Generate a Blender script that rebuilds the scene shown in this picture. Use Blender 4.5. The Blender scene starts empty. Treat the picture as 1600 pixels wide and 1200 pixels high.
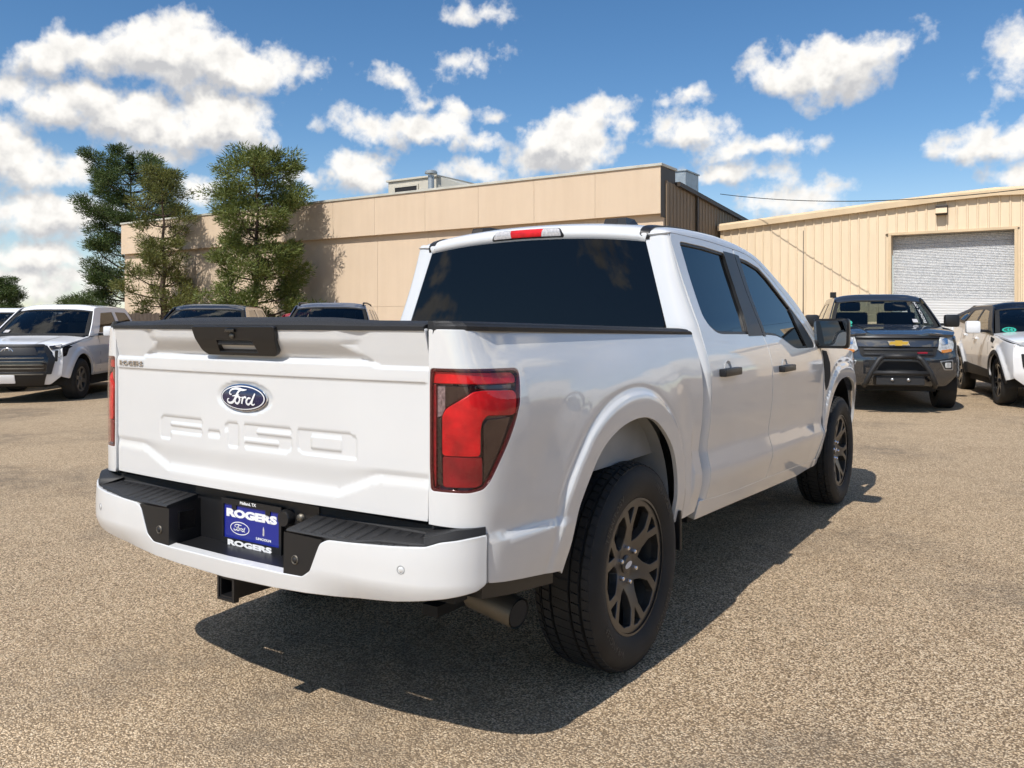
import bpy, bmesh, math, random
import numpy as np
from mathutils import Vector, Matrix
from mathutils.geometry import delaunay_2d_cdt

# ------------------------------------------------------------------ camera, sky, sun, exposure
SC = bpy.context.scene
COL = SC.collection
cam_d = bpy.data.cameras.new("camera")
cam_d.sensor_width = 36.0
cam_d.lens = 36.0 * 1318.6 / 1600.0
cam_d.shift_y = -(600.0 - 503.7) / 1600.0
cam_d.clip_start = 0.05
cam_d.clip_end = 2000.0
cam = bpy.data.objects.new("camera", cam_d)
COL.objects.link(cam)
cam.location = (2.433, -3.120, 1.396)
cam.rotation_euler = (math.radians(90), 0.0, 0.5821)
SC.camera = cam

SUN_EL = math.radians(52.0)
SUN_AZ = math.radians(181.0)          # compass style: 0 = +Y, clockwise
SKY_STRENGTH = 0.130
CLOUD_STRENGTH = 1.05
world = bpy.data.worlds.new("World")
SC.world = world
world.use_nodes = True
sun_d = bpy.data.lights.new("sun", 'SUN')
sun_d.energy = 5.0
sun_d.angle = math.radians(0.53)
sun_d.color = (1.0, 0.960, 0.905)
sun = bpy.data.objects.new("sun", sun_d)
COL.objects.link(sun)
sun_dir = Vector((math.sin(SUN_AZ) * math.cos(SUN_EL), math.cos(SUN_AZ) * math.cos(SUN_EL), math.sin(SUN_EL)))
sun.rotation_euler = sun_dir.to_track_quat('Z', 'Y').to_euler()
SC.view_settings.view_transform = 'Standard'
SC.view_settings.look = 'None'
SC.view_settings.exposure = -0.06
SC.view_settings.gamma = 1.0
SC.view_settings.use_curve_mapping = False
SC.render.engine = 'CYCLES'
SC.cycles.use_denoising = True
SC.cycles.use_adaptive_sampling = True
SC.cycles.adaptive_threshold = 0.025
SC.cycles.adaptive_min_samples = 24
SC.cycles.max_bounces = 6
SC.cycles.diffuse_bounces = 2
SC.cycles.glossy_bounces = 4
SC.cycles.transmission_bounces = 6
SC.cycles.transparent_max_bounces = 6
SC.cycles.caustics_reflective = False
SC.cycles.caustics_refractive = False

# sky with cumulus clouds: (azimuth deg, elevation deg, half width deg, half height deg)
CLOUDS = [(-55.25,16.23,4.86,2.22), (-51.02,15.80,3.08,1.66), (-59.24,15.58,2.99,1.33), (-62.65,15.05,2.05,0.83), (-54.12,18.02,2.28,1.06), (-56.73,12.51,4.76,1.60), (-52.58,12.66,3.02,1.85), (-61.31,12.23,2.71,1.30), (-63.96,13.00,1.35,1.20), (-62.65,9.34,3.14,1.29), (-64.12,10.29,1.35,1.34), (-60.29,9.28,1.38,0.77), (-61.65,6.62,3.87,1.38), (-62.65,3.92,3.14,1.06), (-63.96,2.38,2.58,1.05), (-60.97,2.45,2.05,0.77), (-56.36,10.82,2.21,0.80), (-43.67,10.39,2.52,1.28), (-45.34,9.63,1.16,0.68), (-40.06,13.09,3.34,1.29), (-43.67,13.17,1.68,0.68), (-38.12,14.36,1.04,0.69), (-35.31,17.33,1.56,0.61), (-35.74,12.21,1.56,0.61), (-34.66,14.12,0.78,0.35), (-29.23,12.32,3.67,1.95), (-27.72,13.73,2.37,1.12), (-31.18,11.09,2.60,1.04), (-25.79,13.27,0.85,0.52), (-35.87,9.96,2.52,0.87), (-33.79,9.59,0.87,0.35), (-20.95,14.68,0.95,0.64), (-12.97,15.56,4.12,1.71), (-10.16,16.27,2.20,1.04), (-16.48,15.95,1.75,1.16), (-12.59,14.27,2.20,0.73), (-20.95,12.19,2.57,1.19), (-17.68,10.90,2.90,0.84), (-19.30,9.14,3.19,0.93), (-22.62,12.75,1.34,0.68), (-14.51,7.43,3.42,0.82), (-12.97,7.92,1.53,0.49), (-17.28,7.21,1.60,0.75), (-2.68,14.93,1.35,1.64), (-2.91,10.44,2.91,1.27), (-4.88,10.27,1.51,0.76), (-2.36,8.46,1.34,0.89), (-41.55,16.27,0.94,0.30), (-53.74,8.36,1.60,0.69), (-47.61,9.26,1.06,0.59), (-23.04,14.18,0.42,0.21), (-40.27,15.31,0.60,0.26), (-36.39,20.12,0.87,0.22), (-46.58,15.62,0.41,0.25), (-62.98,1.57,4.92,0.76), (-59.59,1.39,2.45,0.47)]

def build_sky():
    nt = world.node_tree
    N, L = nt.nodes, nt.links
    N.clear()
    def nd(t, **kw):
        n = N.new(t)
        for k, v in kw.items():
            setattr(n, k, v)
        return n
    def inp(sock, v):
        if isinstance(v, bpy.types.NodeSocket):
            L.new(v, sock)
        else:
            sock.default_value = v
    def M(op, a, b=0.0, c=0.0, clamp=False):
        n = nd('ShaderNodeMath', operation=op, use_clamp=clamp)
        inp(n.inputs[0], a); inp(n.inputs[1], b); inp(n.inputs[2], c)
        return n.outputs[0]
    def V(op, a, b=(0, 0, 0), c=(0, 0, 0)):
        n = nd('ShaderNodeVectorMath', operation=op)
        inp(n.inputs[0], a); inp(n.inputs[1], b)
        if op == 'MULTIPLY_ADD':
            inp(n.inputs[2], c)
        return n.outputs['Value'] if op in ('LENGTH', 'DOT_PRODUCT') else n.outputs[0]
    def noise(vec, scale, detail, rough=0.55, col=False):
        n = nd('ShaderNodeTexNoise')
        inp(n.inputs['Vector'], vec)
        n.inputs['Scale'].default_value = scale
        n.inputs['Detail'].default_value = detail
        n.inputs['Roughness'].default_value = rough
        return n.outputs['Color' if col else 'Fac']
    def smooth(x, a, b):
        n = nd('ShaderNodeMapRange', interpolation_type='SMOOTHSTEP')
        inp(n.inputs['Value'], x)
        n.inputs['From Min'].default_value = a
        n.inputs['From Max'].default_value = b
        return n.outputs[0]
    tc = nd('ShaderNodeTexCoord')
    d = V('NORMALIZE', tc.outputs['Generated'])
    sep = nd('ShaderNodeSeparateXYZ'); L.new(d, sep.inputs[0])
    az = M('ARCTAN2', sep.outputs[0], sep.outputs[1])
    el = M('ARCSINE', sep.outputs[2])
    cb = nd('ShaderNodeCombineXYZ'); L.new(az, cb.inputs[0]); L.new(el, cb.inputs[1])
    p0 = cb.outputs[0]
    # soft warp so outlines are uneven
    w1 = V('MULTIPLY', V('SUBTRACT', noise(d, 9.0, 2.0, 0.6, True), (0.5, 0.5, 0.5)), (0.10, 0.075, 0.0))
    w2 = V('MULTIPLY', V('SUBTRACT', noise(d, 34.0, 3.0, 0.62, True), (0.5, 0.5, 0.5)), (0.038, 0.032, 0.0))
    wsum = V('ADD', w1, w2)
    p = V('ADD', p0, wsum)
    R = math.pi / 180.0
    def field(pv, least=0.0):
        f = None
        for a, e, rx, ry in CLOUDS:
            if rx < least: continue
            l = V('LENGTH', V('MULTIPLY_ADD', pv, (1 / (rx * R), 1 / (ry * R), 0), (-a / rx, -e / ry, 0)))
            # larger clouds keep their edge as sharp as small ones
            k = min(rx, ry * 1.6) / 3.0
            l = M('MULTIPLY_ADD', l, k, -k)
            f = l if f is None else M('SMOOTH_MIN', f, l, 0.25)
        return f
    # lit tops, greyer undersides, small relief; one shader per part of the sky so each ray only pays for its own
    sky = nd('ShaderNodeTexSky', sky_type='NISHITA')
    sky.sun_disc = False
    sky.sun_elevation = SUN_EL
    sky.sun_rotation = SUN_AZ
    sky.altitude = 900.0
    sky.air_density = 1.0
    sky.dust_density = 0.35
    sky.ozone_density = 1.3
    hs = nd('ShaderNodeHueSaturation'); hs.inputs['Saturation'].default_value = 1.26; L.new(sky.outputs[0], hs.inputs['Color']); L.new(smooth(el, 0.02, 0.22), hs.inputs['Fac'])
    puff = noise(d, 30.0, 6.0, 0.57)
    puff2 = noise(V('ADD', d, (0.006, 0.004, -0.010)), 30.0, 3.0, 0.60)
    above = smooth(el, -0.01, 0.03)
    def clouded(fA, fB):
        F = M('ADD', fA, M('MULTIPLY', M('SUBTRACT', puff, 0.5), 1.5))
        alpha = M('MULTIPLY', M('POWER', smooth(F, 0.18, -0.34), 0.85), above)
        top = M('SUBTRACT', fB, fA)
        sh = M('MULTIPLY_ADD', smooth(top, -0.45, 0.40), 0.36, 0.70)
        rel = M('MULTIPLY', M('SUBTRACT', puff, puff2), 0.75)
        thick = M('MULTIPLY', smooth(F, -0.1, -1.5), -0.09)
        lum = M('MINIMUM', M('MAXIMUM', M('ADD', M('ADD', sh, rel), thick), 0.66), 1.05)
        ramp = nd('ShaderNodeMix', data_type='RGBA')
        L.new(smooth(lum, 0.55, 0.95), ramp.inputs[0])
        ramp.inputs[6].default_value = (0.88, 0.89, 0.93, 1)
        ramp.inputs[7].default_value = (1.0, 0.975, 0.935, 1)
        tint = nd('ShaderNodeVectorMath', operation='SCALE')
        L.new(ramp.outputs[2], tint.inputs[0]); L.new(lum, tint.inputs[3])
        b1 = nd('ShaderNodeBackground'); L.new(hs.outputs[0], b1.inputs[0]); b1.inputs[1].default_value = SKY_STRENGTH
        b2 = nd('ShaderNodeBackground'); L.new(tint.outputs[0], b2.inputs[0]); b2.inputs[1].default_value = CLOUD_STRENGTH
        mix = nd('ShaderNodeMixShader')
        L.new(alpha, mix.inputs[0]); L.new(b1.outputs[0], mix.inputs[1]); L.new(b2.outputs[0], mix.inputs[2])
        return mix.outputs[0]
    # the same kind of clouds go on all round the sky
    vd = V('MULTIPLY', d, (1.0, 1.0, 2.1))
    def gen(vec, det=6.0):
        n = noise(vec, 3.3, det, 0.5)
        return M('MULTIPLY', M('SUBTRACT', 0.568, n), 9.0)
    around = clouded(gen(vd), gen(V('ADD', vd, (0.0, -0.02, 0.075)), 2.0))
    ahead = clouded(field(p), field(V('ADD', p, (0.010, 0.022, 0.0)), 1.7))
    view = (math.sin(-0.5821), math.cos(-0.5821), 0.0)
    ang = V('DOT_PRODUCT', V('NORMALIZE', V('MULTIPLY', d, (1, 1, 0))), view)
    inside = M('MULTIPLY', smooth(ang, 0.775, 0.82), smooth(el, 0.52, 0.44))
    mix = nd('ShaderNodeMixShader')
    L.new(inside, mix.inputs[0]); L.new(around, mix.inputs[1]); L.new(ahead, mix.inputs[2])
    out = nd('ShaderNodeOutputWorld'); L.new(mix.outputs[0], out.inputs[0])
    world.cycles.sampling_method = 'MANUAL'
    world.cycles.sample_map_resolution = 512
build_sky()

# ------------------------------------------------------------------ material helpers
def new_mat(name):
    m = bpy.data.materials.new(name)
    m.use_nodes = True
    return m, m.node_tree.nodes, m.node_tree.links, m.node_tree.nodes['Principled BSDF']
def simple(name, col, rough=0.5, metal=0.0, coat=0.0, spec=0.5, bump=0.0, bscale=400.0, var=0.0, vscale=6.0, coat_rough=0.02):
    m, N, L, b = new_mat(name)
    b.inputs['Base Color'].default_value = (*col, 1)
    b.inputs['Roughness'].default_value = rough
    b.inputs['Metallic'].default_value = metal
    b.inputs['Coat Weight'].default_value = coat
    b.inputs['Coat Roughness'].default_value = coat_rough
    b.inputs['Specular IOR Level'].default_value = spec
    tc = N.new('ShaderNodeTexCoord')
    if var > 0:
        n = N.new('ShaderNodeTexNoise'); n.inputs['Scale'].default_value = vscale; n.inputs['Detail'].default_value = 6
        L.new(tc.outputs['Object'], n.inputs['Vector'])
        r = N.new('ShaderNodeMapRange'); r.inputs['From Min'].default_value = 0.3; r.inputs['From Max'].default_value = 0.7
        r.inputs['To Min'].default_value = 1 - var; r.inputs['To Max'].default_value = 1 + var
        L.new(n.outputs['Fac'], r.inputs['Value'])
        s = N.new('ShaderNodeVectorMath'); s.operation = 'SCALE'; s.inputs[0].default_value = col
        L.new(r.outputs[0], s.inputs[3]); L.new(s.outputs[0], b.inputs['Base Color'])
    if bump > 0:
        n2 = N.new('ShaderNodeTexNoise'); n2.inputs['Scale'].default_value = bscale; n2.inputs['Detail'].default_value = 3
        L.new(tc.outputs['Object'], n2.inputs['Vector'])
        bp = N.new('ShaderNodeBump'); bp.inputs['Strength'].default_value = bump; bp.inputs['Distance'].default_value = 0.002
        L.new(n2.outputs['Fac'], bp.inputs['Height']); L.new(bp.outputs[0], b.inputs['Normal'])
    return m

# ------------------------------------------------------------------ object helpers
def link(o, parent=None):
    COL.objects.link(o)
    if parent is not None:
        o.parent = parent
    return o
def empty(name, loc=(0, 0, 0), rz=0.0):
    o = bpy.data.objects.new(name, None)
    o.empty_display_size = 0.2
    link(o); o.location = loc; o.rotation_euler = (0, 0, rz)
    return o
def tag(o, label=None, cat=None, group=None, kind=None):
    if label: o["label"] = label
    if cat: o["category"] = cat
    if group: o["group"] = group
    if kind: o["kind"] = kind
    return o
def mesh_obj(name, V, F, mat, parent=None, smooth=False, normals=None, loc=None):
    me = bpy.data.meshes.new(name)
    V = np.asarray(V, float)
    me.from_pydata([tuple(v) for v in V], [], [tuple(int(i) for i in f) for f in F])
    me.materials.append(mat)
    if smooth:
        me.polygons.foreach_set('use_smooth', np.ones(len(me.polygons), bool))
    me.update()
    if normals is not None:
        me.normals_split_custom_set_from_vertices([tuple(n) for n in normals])
    o = bpy.data.objects.new(name, me)
    link(o, parent)
    if loc is not None: o.location = loc
    return o
class MB:
    """collects simple shapes into one mesh"""
    def __init__(s): s.v = []; s.f = []
    def add(s, V, F):
        k = len(s.v); s.v += [tuple(map(float, v)) for v in V]; s.f += [tuple(i + k for i in f) for f in F]; return s
    def box(s, x0, x1, y0, y1, z0, z1, bev=0.0):
        if bev <= 0:
            V = [(x, y, z) for z in (z0, z1) for y in (y0, y1) for x in (x0, x1)]
            return s.add(V, [(0, 2, 3, 1), (4, 5, 7, 6), (0, 1, 5, 4), (2, 6, 7, 3), (0, 4, 6, 2), (1, 3, 7, 5)])
        bm = bmesh.new(); bmesh.ops.create_cube(bm, size=1)
        for v in bm.verts: v.co = Vector(((x0 + x1) / 2 + v.co.x * (x1 - x0), (y0 + y1) / 2 + v.co.y * (y1 - y0), (z0 + z1) / 2 + v.co.z * (z1 - z0)))
        bmesh.ops.bevel(bm, geom=bm.edges[:], offset=bev, segments=2, affect='EDGES', profile=0.6)
        bm.verts.index_update()
        s.add([v.co for v in bm.verts], [[v.index for v in f.verts] for f in bm.faces]); bm.free(); return s
    def prism(s, poly, axis, a0, a1):
        """2-D polygon extruded along axis ('x': poly is (y,z); 'y': (x,z); 'z': (x,y))"""
        n = len(poly); V = []
        for a in (a0, a1):
            for p in poly:
                V.append((a, p[0], p[1]) if axis == 'x' else (p[0], a, p[1]) if axis == 'y' else (p[0], p[1], a))
        F = [tuple(range(n)), tuple(range(2 * n - 1, n - 1, -1))] + [(i, i + n, (i + 1) % n + n, (i + 1) % n) for i in range(n)]
        return s.add(V, F)
    def tube(s, pts, r, n=10, cap=True):
        pts = [Vector(p) for p in pts]; rs = r if isinstance(r, (list, tuple)) else [r] * len(pts)
        V = []; F = []; up = Vector((0, 0, 1)); prev = None
        for i, p in enumerate(pts):
            t = (pts[min(i + 1, len(pts) - 1)] - pts[max(i - 1, 0)]).normalized()
            a = (prev - t * prev.dot(t)) if prev is not None else t.orthogonal()
            if a.length < 1e-6: a = t.orthogonal()
            a.normalize(); prev = a; b = t.cross(a)
            for k in range(n):
                th = 2 * math.pi * k / n
                V.append(p + (a * math.cos(th) + b * math.sin(th)) * rs[i])
        for i in range(len(pts) - 1):
            for k in range(n):
                F.append((i * n + k, i * n + (k + 1) % n, (i + 1) * n + (k + 1) % n, (i + 1) * n + k))
        if cap:
            F.append(tuple(range(n - 1, -1, -1))); F.append(tuple((len(pts) - 1) * n + k for k in range(n)))
        return s.add(V, F)
    def lathe(s, prof, axis_o, axis_d, n=48, closed=False):
        """prof: (radius, along) points revolved around axis"""
        o = Vector(axis_o); d = Vector(axis_d).normalized(); a = d.orthogonal().normalized(); b = d.cross(a)
        V = []; F = []; m = len(prof)
        for k in range(n):
            th = 2 * math.pi * k / n; e = a * math.cos(th) + b * math.sin(th)
            for r, h in prof: V.append(o + e * r + d * h)
        for k in range(n):
            for j in range(m if closed else m - 1):
                j2 = (j + 1) % m
                F.append((k * m + j, k * m + j2, ((k + 1) % n) * m + j2, ((k + 1) % n) * m + j))
        return s.add(V, F)
    def build(s, name, mat, parent=None, smooth=False, angle=None, loc=None):
        o = mesh_obj(name, s.v, s.f, mat, parent, smooth or angle is not None, loc=loc)
        if angle is not None:
            o.data.set_sharp_from_angle(angle=math.radians(angle))
        return o
def copy_tree(o, parent=None):
    c = o.copy(); COL.objects.link(c); c.parent = parent
    for ch in list(o.children):
        copy_tree(ch, c)
    return c
def mirror_x(o, parent, name=None):
    """left-hand twin of a right-hand part (mesh mirrored about the truck's middle plane)"""
    me = o.data.copy()
    c = np.empty(len(me.vertices) * 3); me.vertices.foreach_get('co', c)
    V = c.reshape(-1, 3).copy(); V[:, 0] *= -1
    nrm = None
    if me.has_custom_normals:
        nn = np.empty(len(me.loops) * 3); me.corner_normals.foreach_get('vector', nn); nn = nn.reshape(-1, 3)
        vi = np.empty(len(me.loops), int); me.loops.foreach_get('vertex_index', vi)
        nrm = np.zeros_like(V); nrm[vi] = nn; nrm[:, 0] *= -1
    F = [tuple(reversed(p.vertices[:])) for p in me.polygons]
    sm = me.polygons[0].use_smooth
    bpy.data.meshes.remove(me)
    r = mesh_obj(name or o.name.split('.')[0], V, F, o.data.materials[0], parent, sm, nrm)
    for ch in list(o.children):
        mirror_x(ch, r)
    return r

def inside_poly(P, poly):
    x, y = P[:, 0], P[:, 1]; c = np.zeros(len(P), bool); n = len(poly); j = n - 1
    for i in range(n):
        xi, yi = poly[i]; xj, yj = poly[j]
        if yi != yj:
            c ^= ((yi > y) != (yj > y)) & (x < (xj - xi) * (y - yi) / (yj - yi) + xi)
        j = i
    return c
def poly_dist(P, poly, closed=True):
    poly = np.asarray(poly, float); D = np.full(len(P), 1e9); n = len(poly)
    for i in range(n if closed else n - 1):
        a = poly[i]; ab = poly[(i + 1) % n] - a; q = ab @ ab
        if q < 1e-14: continue
        t = np.clip(((P - a) @ ab) / q, 0, 1)
        D = np.minimum(D, np.hypot(*(P - a - t[:, None] * ab).T))
    return D
def resample(poly, res, closed=True):
    out = []; n = len(poly)
    for i in range(n if closed else n - 1):
        a = np.array(poly[i], float); b = np.array(poly[(i + 1) % n], float)
        k = max(1, int(math.ceil(np.hypot(*(b - a)) / res)))
        out += [tuple(a + (b - a) * j / k) for j in range(k)]
    if not closed: out.append(tuple(poly[-1]))
    return out
def rounded(poly, r, seg=4):
    """round the corners of a closed polygon; r is one radius or one per corner"""
    out = []; n = len(poly)
    for i in range(n):
        p = np.array(poly[i], float); a = np.array(poly[i - 1], float); b = np.array(poly[(i + 1) % n], float)
        rr = r[i] if isinstance(r, (list, tuple)) else r
        da = a - p; db = b - p; la = np.hypot(*da); lb = np.hypot(*db)
        t = min(rr, la * 0.48, lb * 0.48)
        if t < 1e-5: out.append(tuple(p)); continue
        p1 = p + da / la * t; p2 = p + db / lb * t
        for k in range(seg + 1):
            u = k / seg; out.append(tuple((1 - u) ** 2 * p1 + 2 * u * (1 - u) * p + u * u * p2))
    return out
def smooth_poly(pts, n=6, closed=False):
    """Catmull-Rom through points"""
    P = [np.array(p, float) for p in pts]; out = []; m = len(P)
    for i in range(m if closed else m - 1):
        p0 = P[i - 1] if (closed or i > 0) else 2 * P[0] - P[1]
        p1 = P[i]; p2 = P[(i + 1) % m]
        p3 = P[(i + 2) % m] if (closed or i + 2 < m) else 2 * P[-1] - P[-2]
        for k in range(n):
            t = k / n
            out.append(tuple(0.5 * (2 * p1 + (p2 - p0) * t + (2 * p0 - 5 * p1 + 4 * p2 - p3) * t * t + (3 * p1 - p0 - 3 * p2 + p3) * t ** 3)))
    if not closed: out.append(tuple(P[-1]))
    return out
def panel(name, loops, surf, res, mat, parent, out, flange=0.012, rnd=0.002, lines=(), grid=None, skip=None):
    """sheet-metal panel: a 2-D outline (with holes) mapped through surf(u,v)->xyz, with a rounded, returned edge.
    out: rough outward direction.  lines: feature polylines kept as mesh edges."""
    loops = [resample(l, res) for l in loops]
    verts = []; edges = []
    for l in loops:
        k = len(verts); verts += l; edges += [(k + i, k + (i + 1) % len(l)) for i in range(len(l))]
    for l in lines:
        l = resample(l, res, False); k = len(verts); verts += l; edges += [(k + i, k + i + 1) for i in range(len(l) - 1)]
    A = np.array(loops[0]); g = grid or res
    gx = np.arange(A[:, 0].min() + g * .5, A[:, 0].max(), g); gy = np.arange(A[:, 1].min() + g * .5, A[:, 1].max(), g)
    G = np.stack(np.meshgrid(gx, gy), -1).reshape(-1, 2)
    ok = inside_poly(G, loops[0])
    for l in loops[1:]: ok &= ~inside_poly(G, l)
    G = G[ok]
    if skip is not None: G = G[~skip(G)]
    if len(G):
        D = np.full(len(G), 1e9)
        for l in loops: D = np.minimum(D, poly_dist(G, l))
        for l in lines: D = np.minimum(D, poly_dist(G, l, False))
        G = G[D > 0.45 * min(res, g)]
    allv = [Vector(v) for v in verts] + [Vector(v) for v in G]
    ov, oe, of, _, _, _ = delaunay_2d_cdt(allv, edges, [], 1, 1e-7)
    UV = np.array([tuple(v) for v in ov]); T = np.array([tuple(f) for f in of if len(f) == 3])
    c = UV[T].mean(1); ok = inside_poly(c, loops[0])
    for l in loops[1:]: ok &= ~inside_poly(c, l)
    T = T[ok]
    e = 5e-4
    def S(u, v):
        return np.stack([np.broadcast_to(q, u.shape) for q in surf(u, v)], -1).astype(float)
    P = S(UV[:, 0], UV[:, 1])
    du = S(UV[:, 0] + e, UV[:, 1]) - S(UV[:, 0] - e, UV[:, 1]); dv = S(UV[:, 0], UV[:, 1] + e) - S(UV[:, 0], UV[:, 1] - e)
    n = np.cross(du, dv); n /= np.linalg.norm(n, axis=1)[:, None] + 1e-12
    out = np.array(out, float)
    if np.sum(n @ out) < 0: n = -n
    fn = np.cross(P[T[:, 1]] - P[T[:, 0]], P[T[:, 2]] - P[T[:, 0]])
    fl = (fn * n[T[:, 0]]).sum(1) < 0
    T[fl] = T[fl][:, ::-1]
    Vs = [P]; Ns = [n]; F = [tuple(t) for t in T]
    if flange > 0:
        cnt = {}
        for t in T:
            for a, b in ((t[0], t[1]), (t[1], t[2]), (t[2], t[0])):
                cnt[(a, b)] = 1
        bd = [(a, b) for (a, b) in cnt if (b, a) not in cnt]
        nb = {}
        for a, b in bd:
            t = P[b] - P[a]; t /= np.linalg.norm(t) + 1e-12
            o_ = np.cross(t, n[a]); nb.setdefault(a, []).append(o_); nb.setdefault(b, []).append(np.cross(t, n[b]))
        ids = list(nb); B = np.array([np.sum(nb[i], 0) for i in ids]); B /= np.linalg.norm(B, axis=1)[:, None] + 1e-12
        base = P[ids]; nn = n[ids]; m = len(ids); pos = {i: k for k, i in enumerate(ids)}
        s2 = math.sqrt(.5)
        rings = [(base + B * rnd * s2 - nn * rnd * (1 - s2), (B + nn) * s2), (base + B * rnd - nn * rnd, B), (base + B * rnd - nn * flange, B)]
        k0 = len(P); ofs = [None] + [k0 + m * j for j in range(3)]
        for r, q in rings: Vs.append(r); Ns.append(q)
        for a, b in bd:
            ia, ib = pos[a], pos[b]
            ra = [a, ofs[1] + ia, ofs[2] + ia, ofs[3] + ia]; rb = [b, ofs[1] + ib, ofs[2] + ib, ofs[3] + ib]
            for j in range(3): F.append((rb[j], ra[j], ra[j + 1], rb[j + 1]))
    return mesh_obj(name, np.concatenate(Vs), F, mat, parent, True, np.concatenate(Ns))
def text_mesh(body, size, font_shear=0.0, extrude=0.002, bold=0.0, spacing=1.0):
    """built-in font lettering turned into mesh data (verts, faces), x right, y up, centred"""
    cu = bpy.data.curves.new("lettering", 'FONT'); cu.body = body; cu.size = size; cu.shear = font_shear; cu.extrude = extrude
    cu.offset = bold; cu.space_character = spacing; cu.align_x = 'CENTER'; cu.align_y = 'CENTER'; cu.resolution_u = 3
    o = bpy.data.objects.new("lettering", cu); COL.objects.link(o)
    dg = bpy.context.evaluated_depsgraph_get(); dg.update()
    me = bpy.data.meshes.new_from_object(o.evaluated_get(dg))
    V = np.array([v.co[:] for v in me.vertices]); F = [tuple(p.vertices) for p in me.polygons]
    bpy.data.objects.remove(o); bpy.data.curves.remove(cu); bpy.data.meshes.remove(me)
    return V, F
def pchip(pts):
    xs=np.array([p[0] for p in pts],float); ys=np.array([p[1] for p in pts],float)
    h=np.diff(xs); d=np.diff(ys)/h; m=np.zeros(len(xs))
    for i in range(1,len(xs)-1):
        if d[i-1]*d[i]>0:
            w1=2*h[i]+h[i-1]; w2=h[i]+2*h[i-1]; m[i]=(w1+w2)/(w1/d[i-1]+w2/d[i])
    m[0]=d[0]; m[-1]=d[-1]
    def f(x):
        x=np.asarray(x,float); xc=np.clip(x,xs[0],xs[-1]); i=np.clip(np.searchsorted(xs,xc)-1,0,len(h)-1)
        t=(xc-xs[i])/h[i]; t2=t*t; t3=t2*t
        return (2*t3-3*t2+1)*ys[i]+(t3-2*t2+t)*h[i]*m[i]+(-2*t3+3*t2)*ys[i+1]+(t3-t2)*h[i]*m[i+1]
    return f

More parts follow.
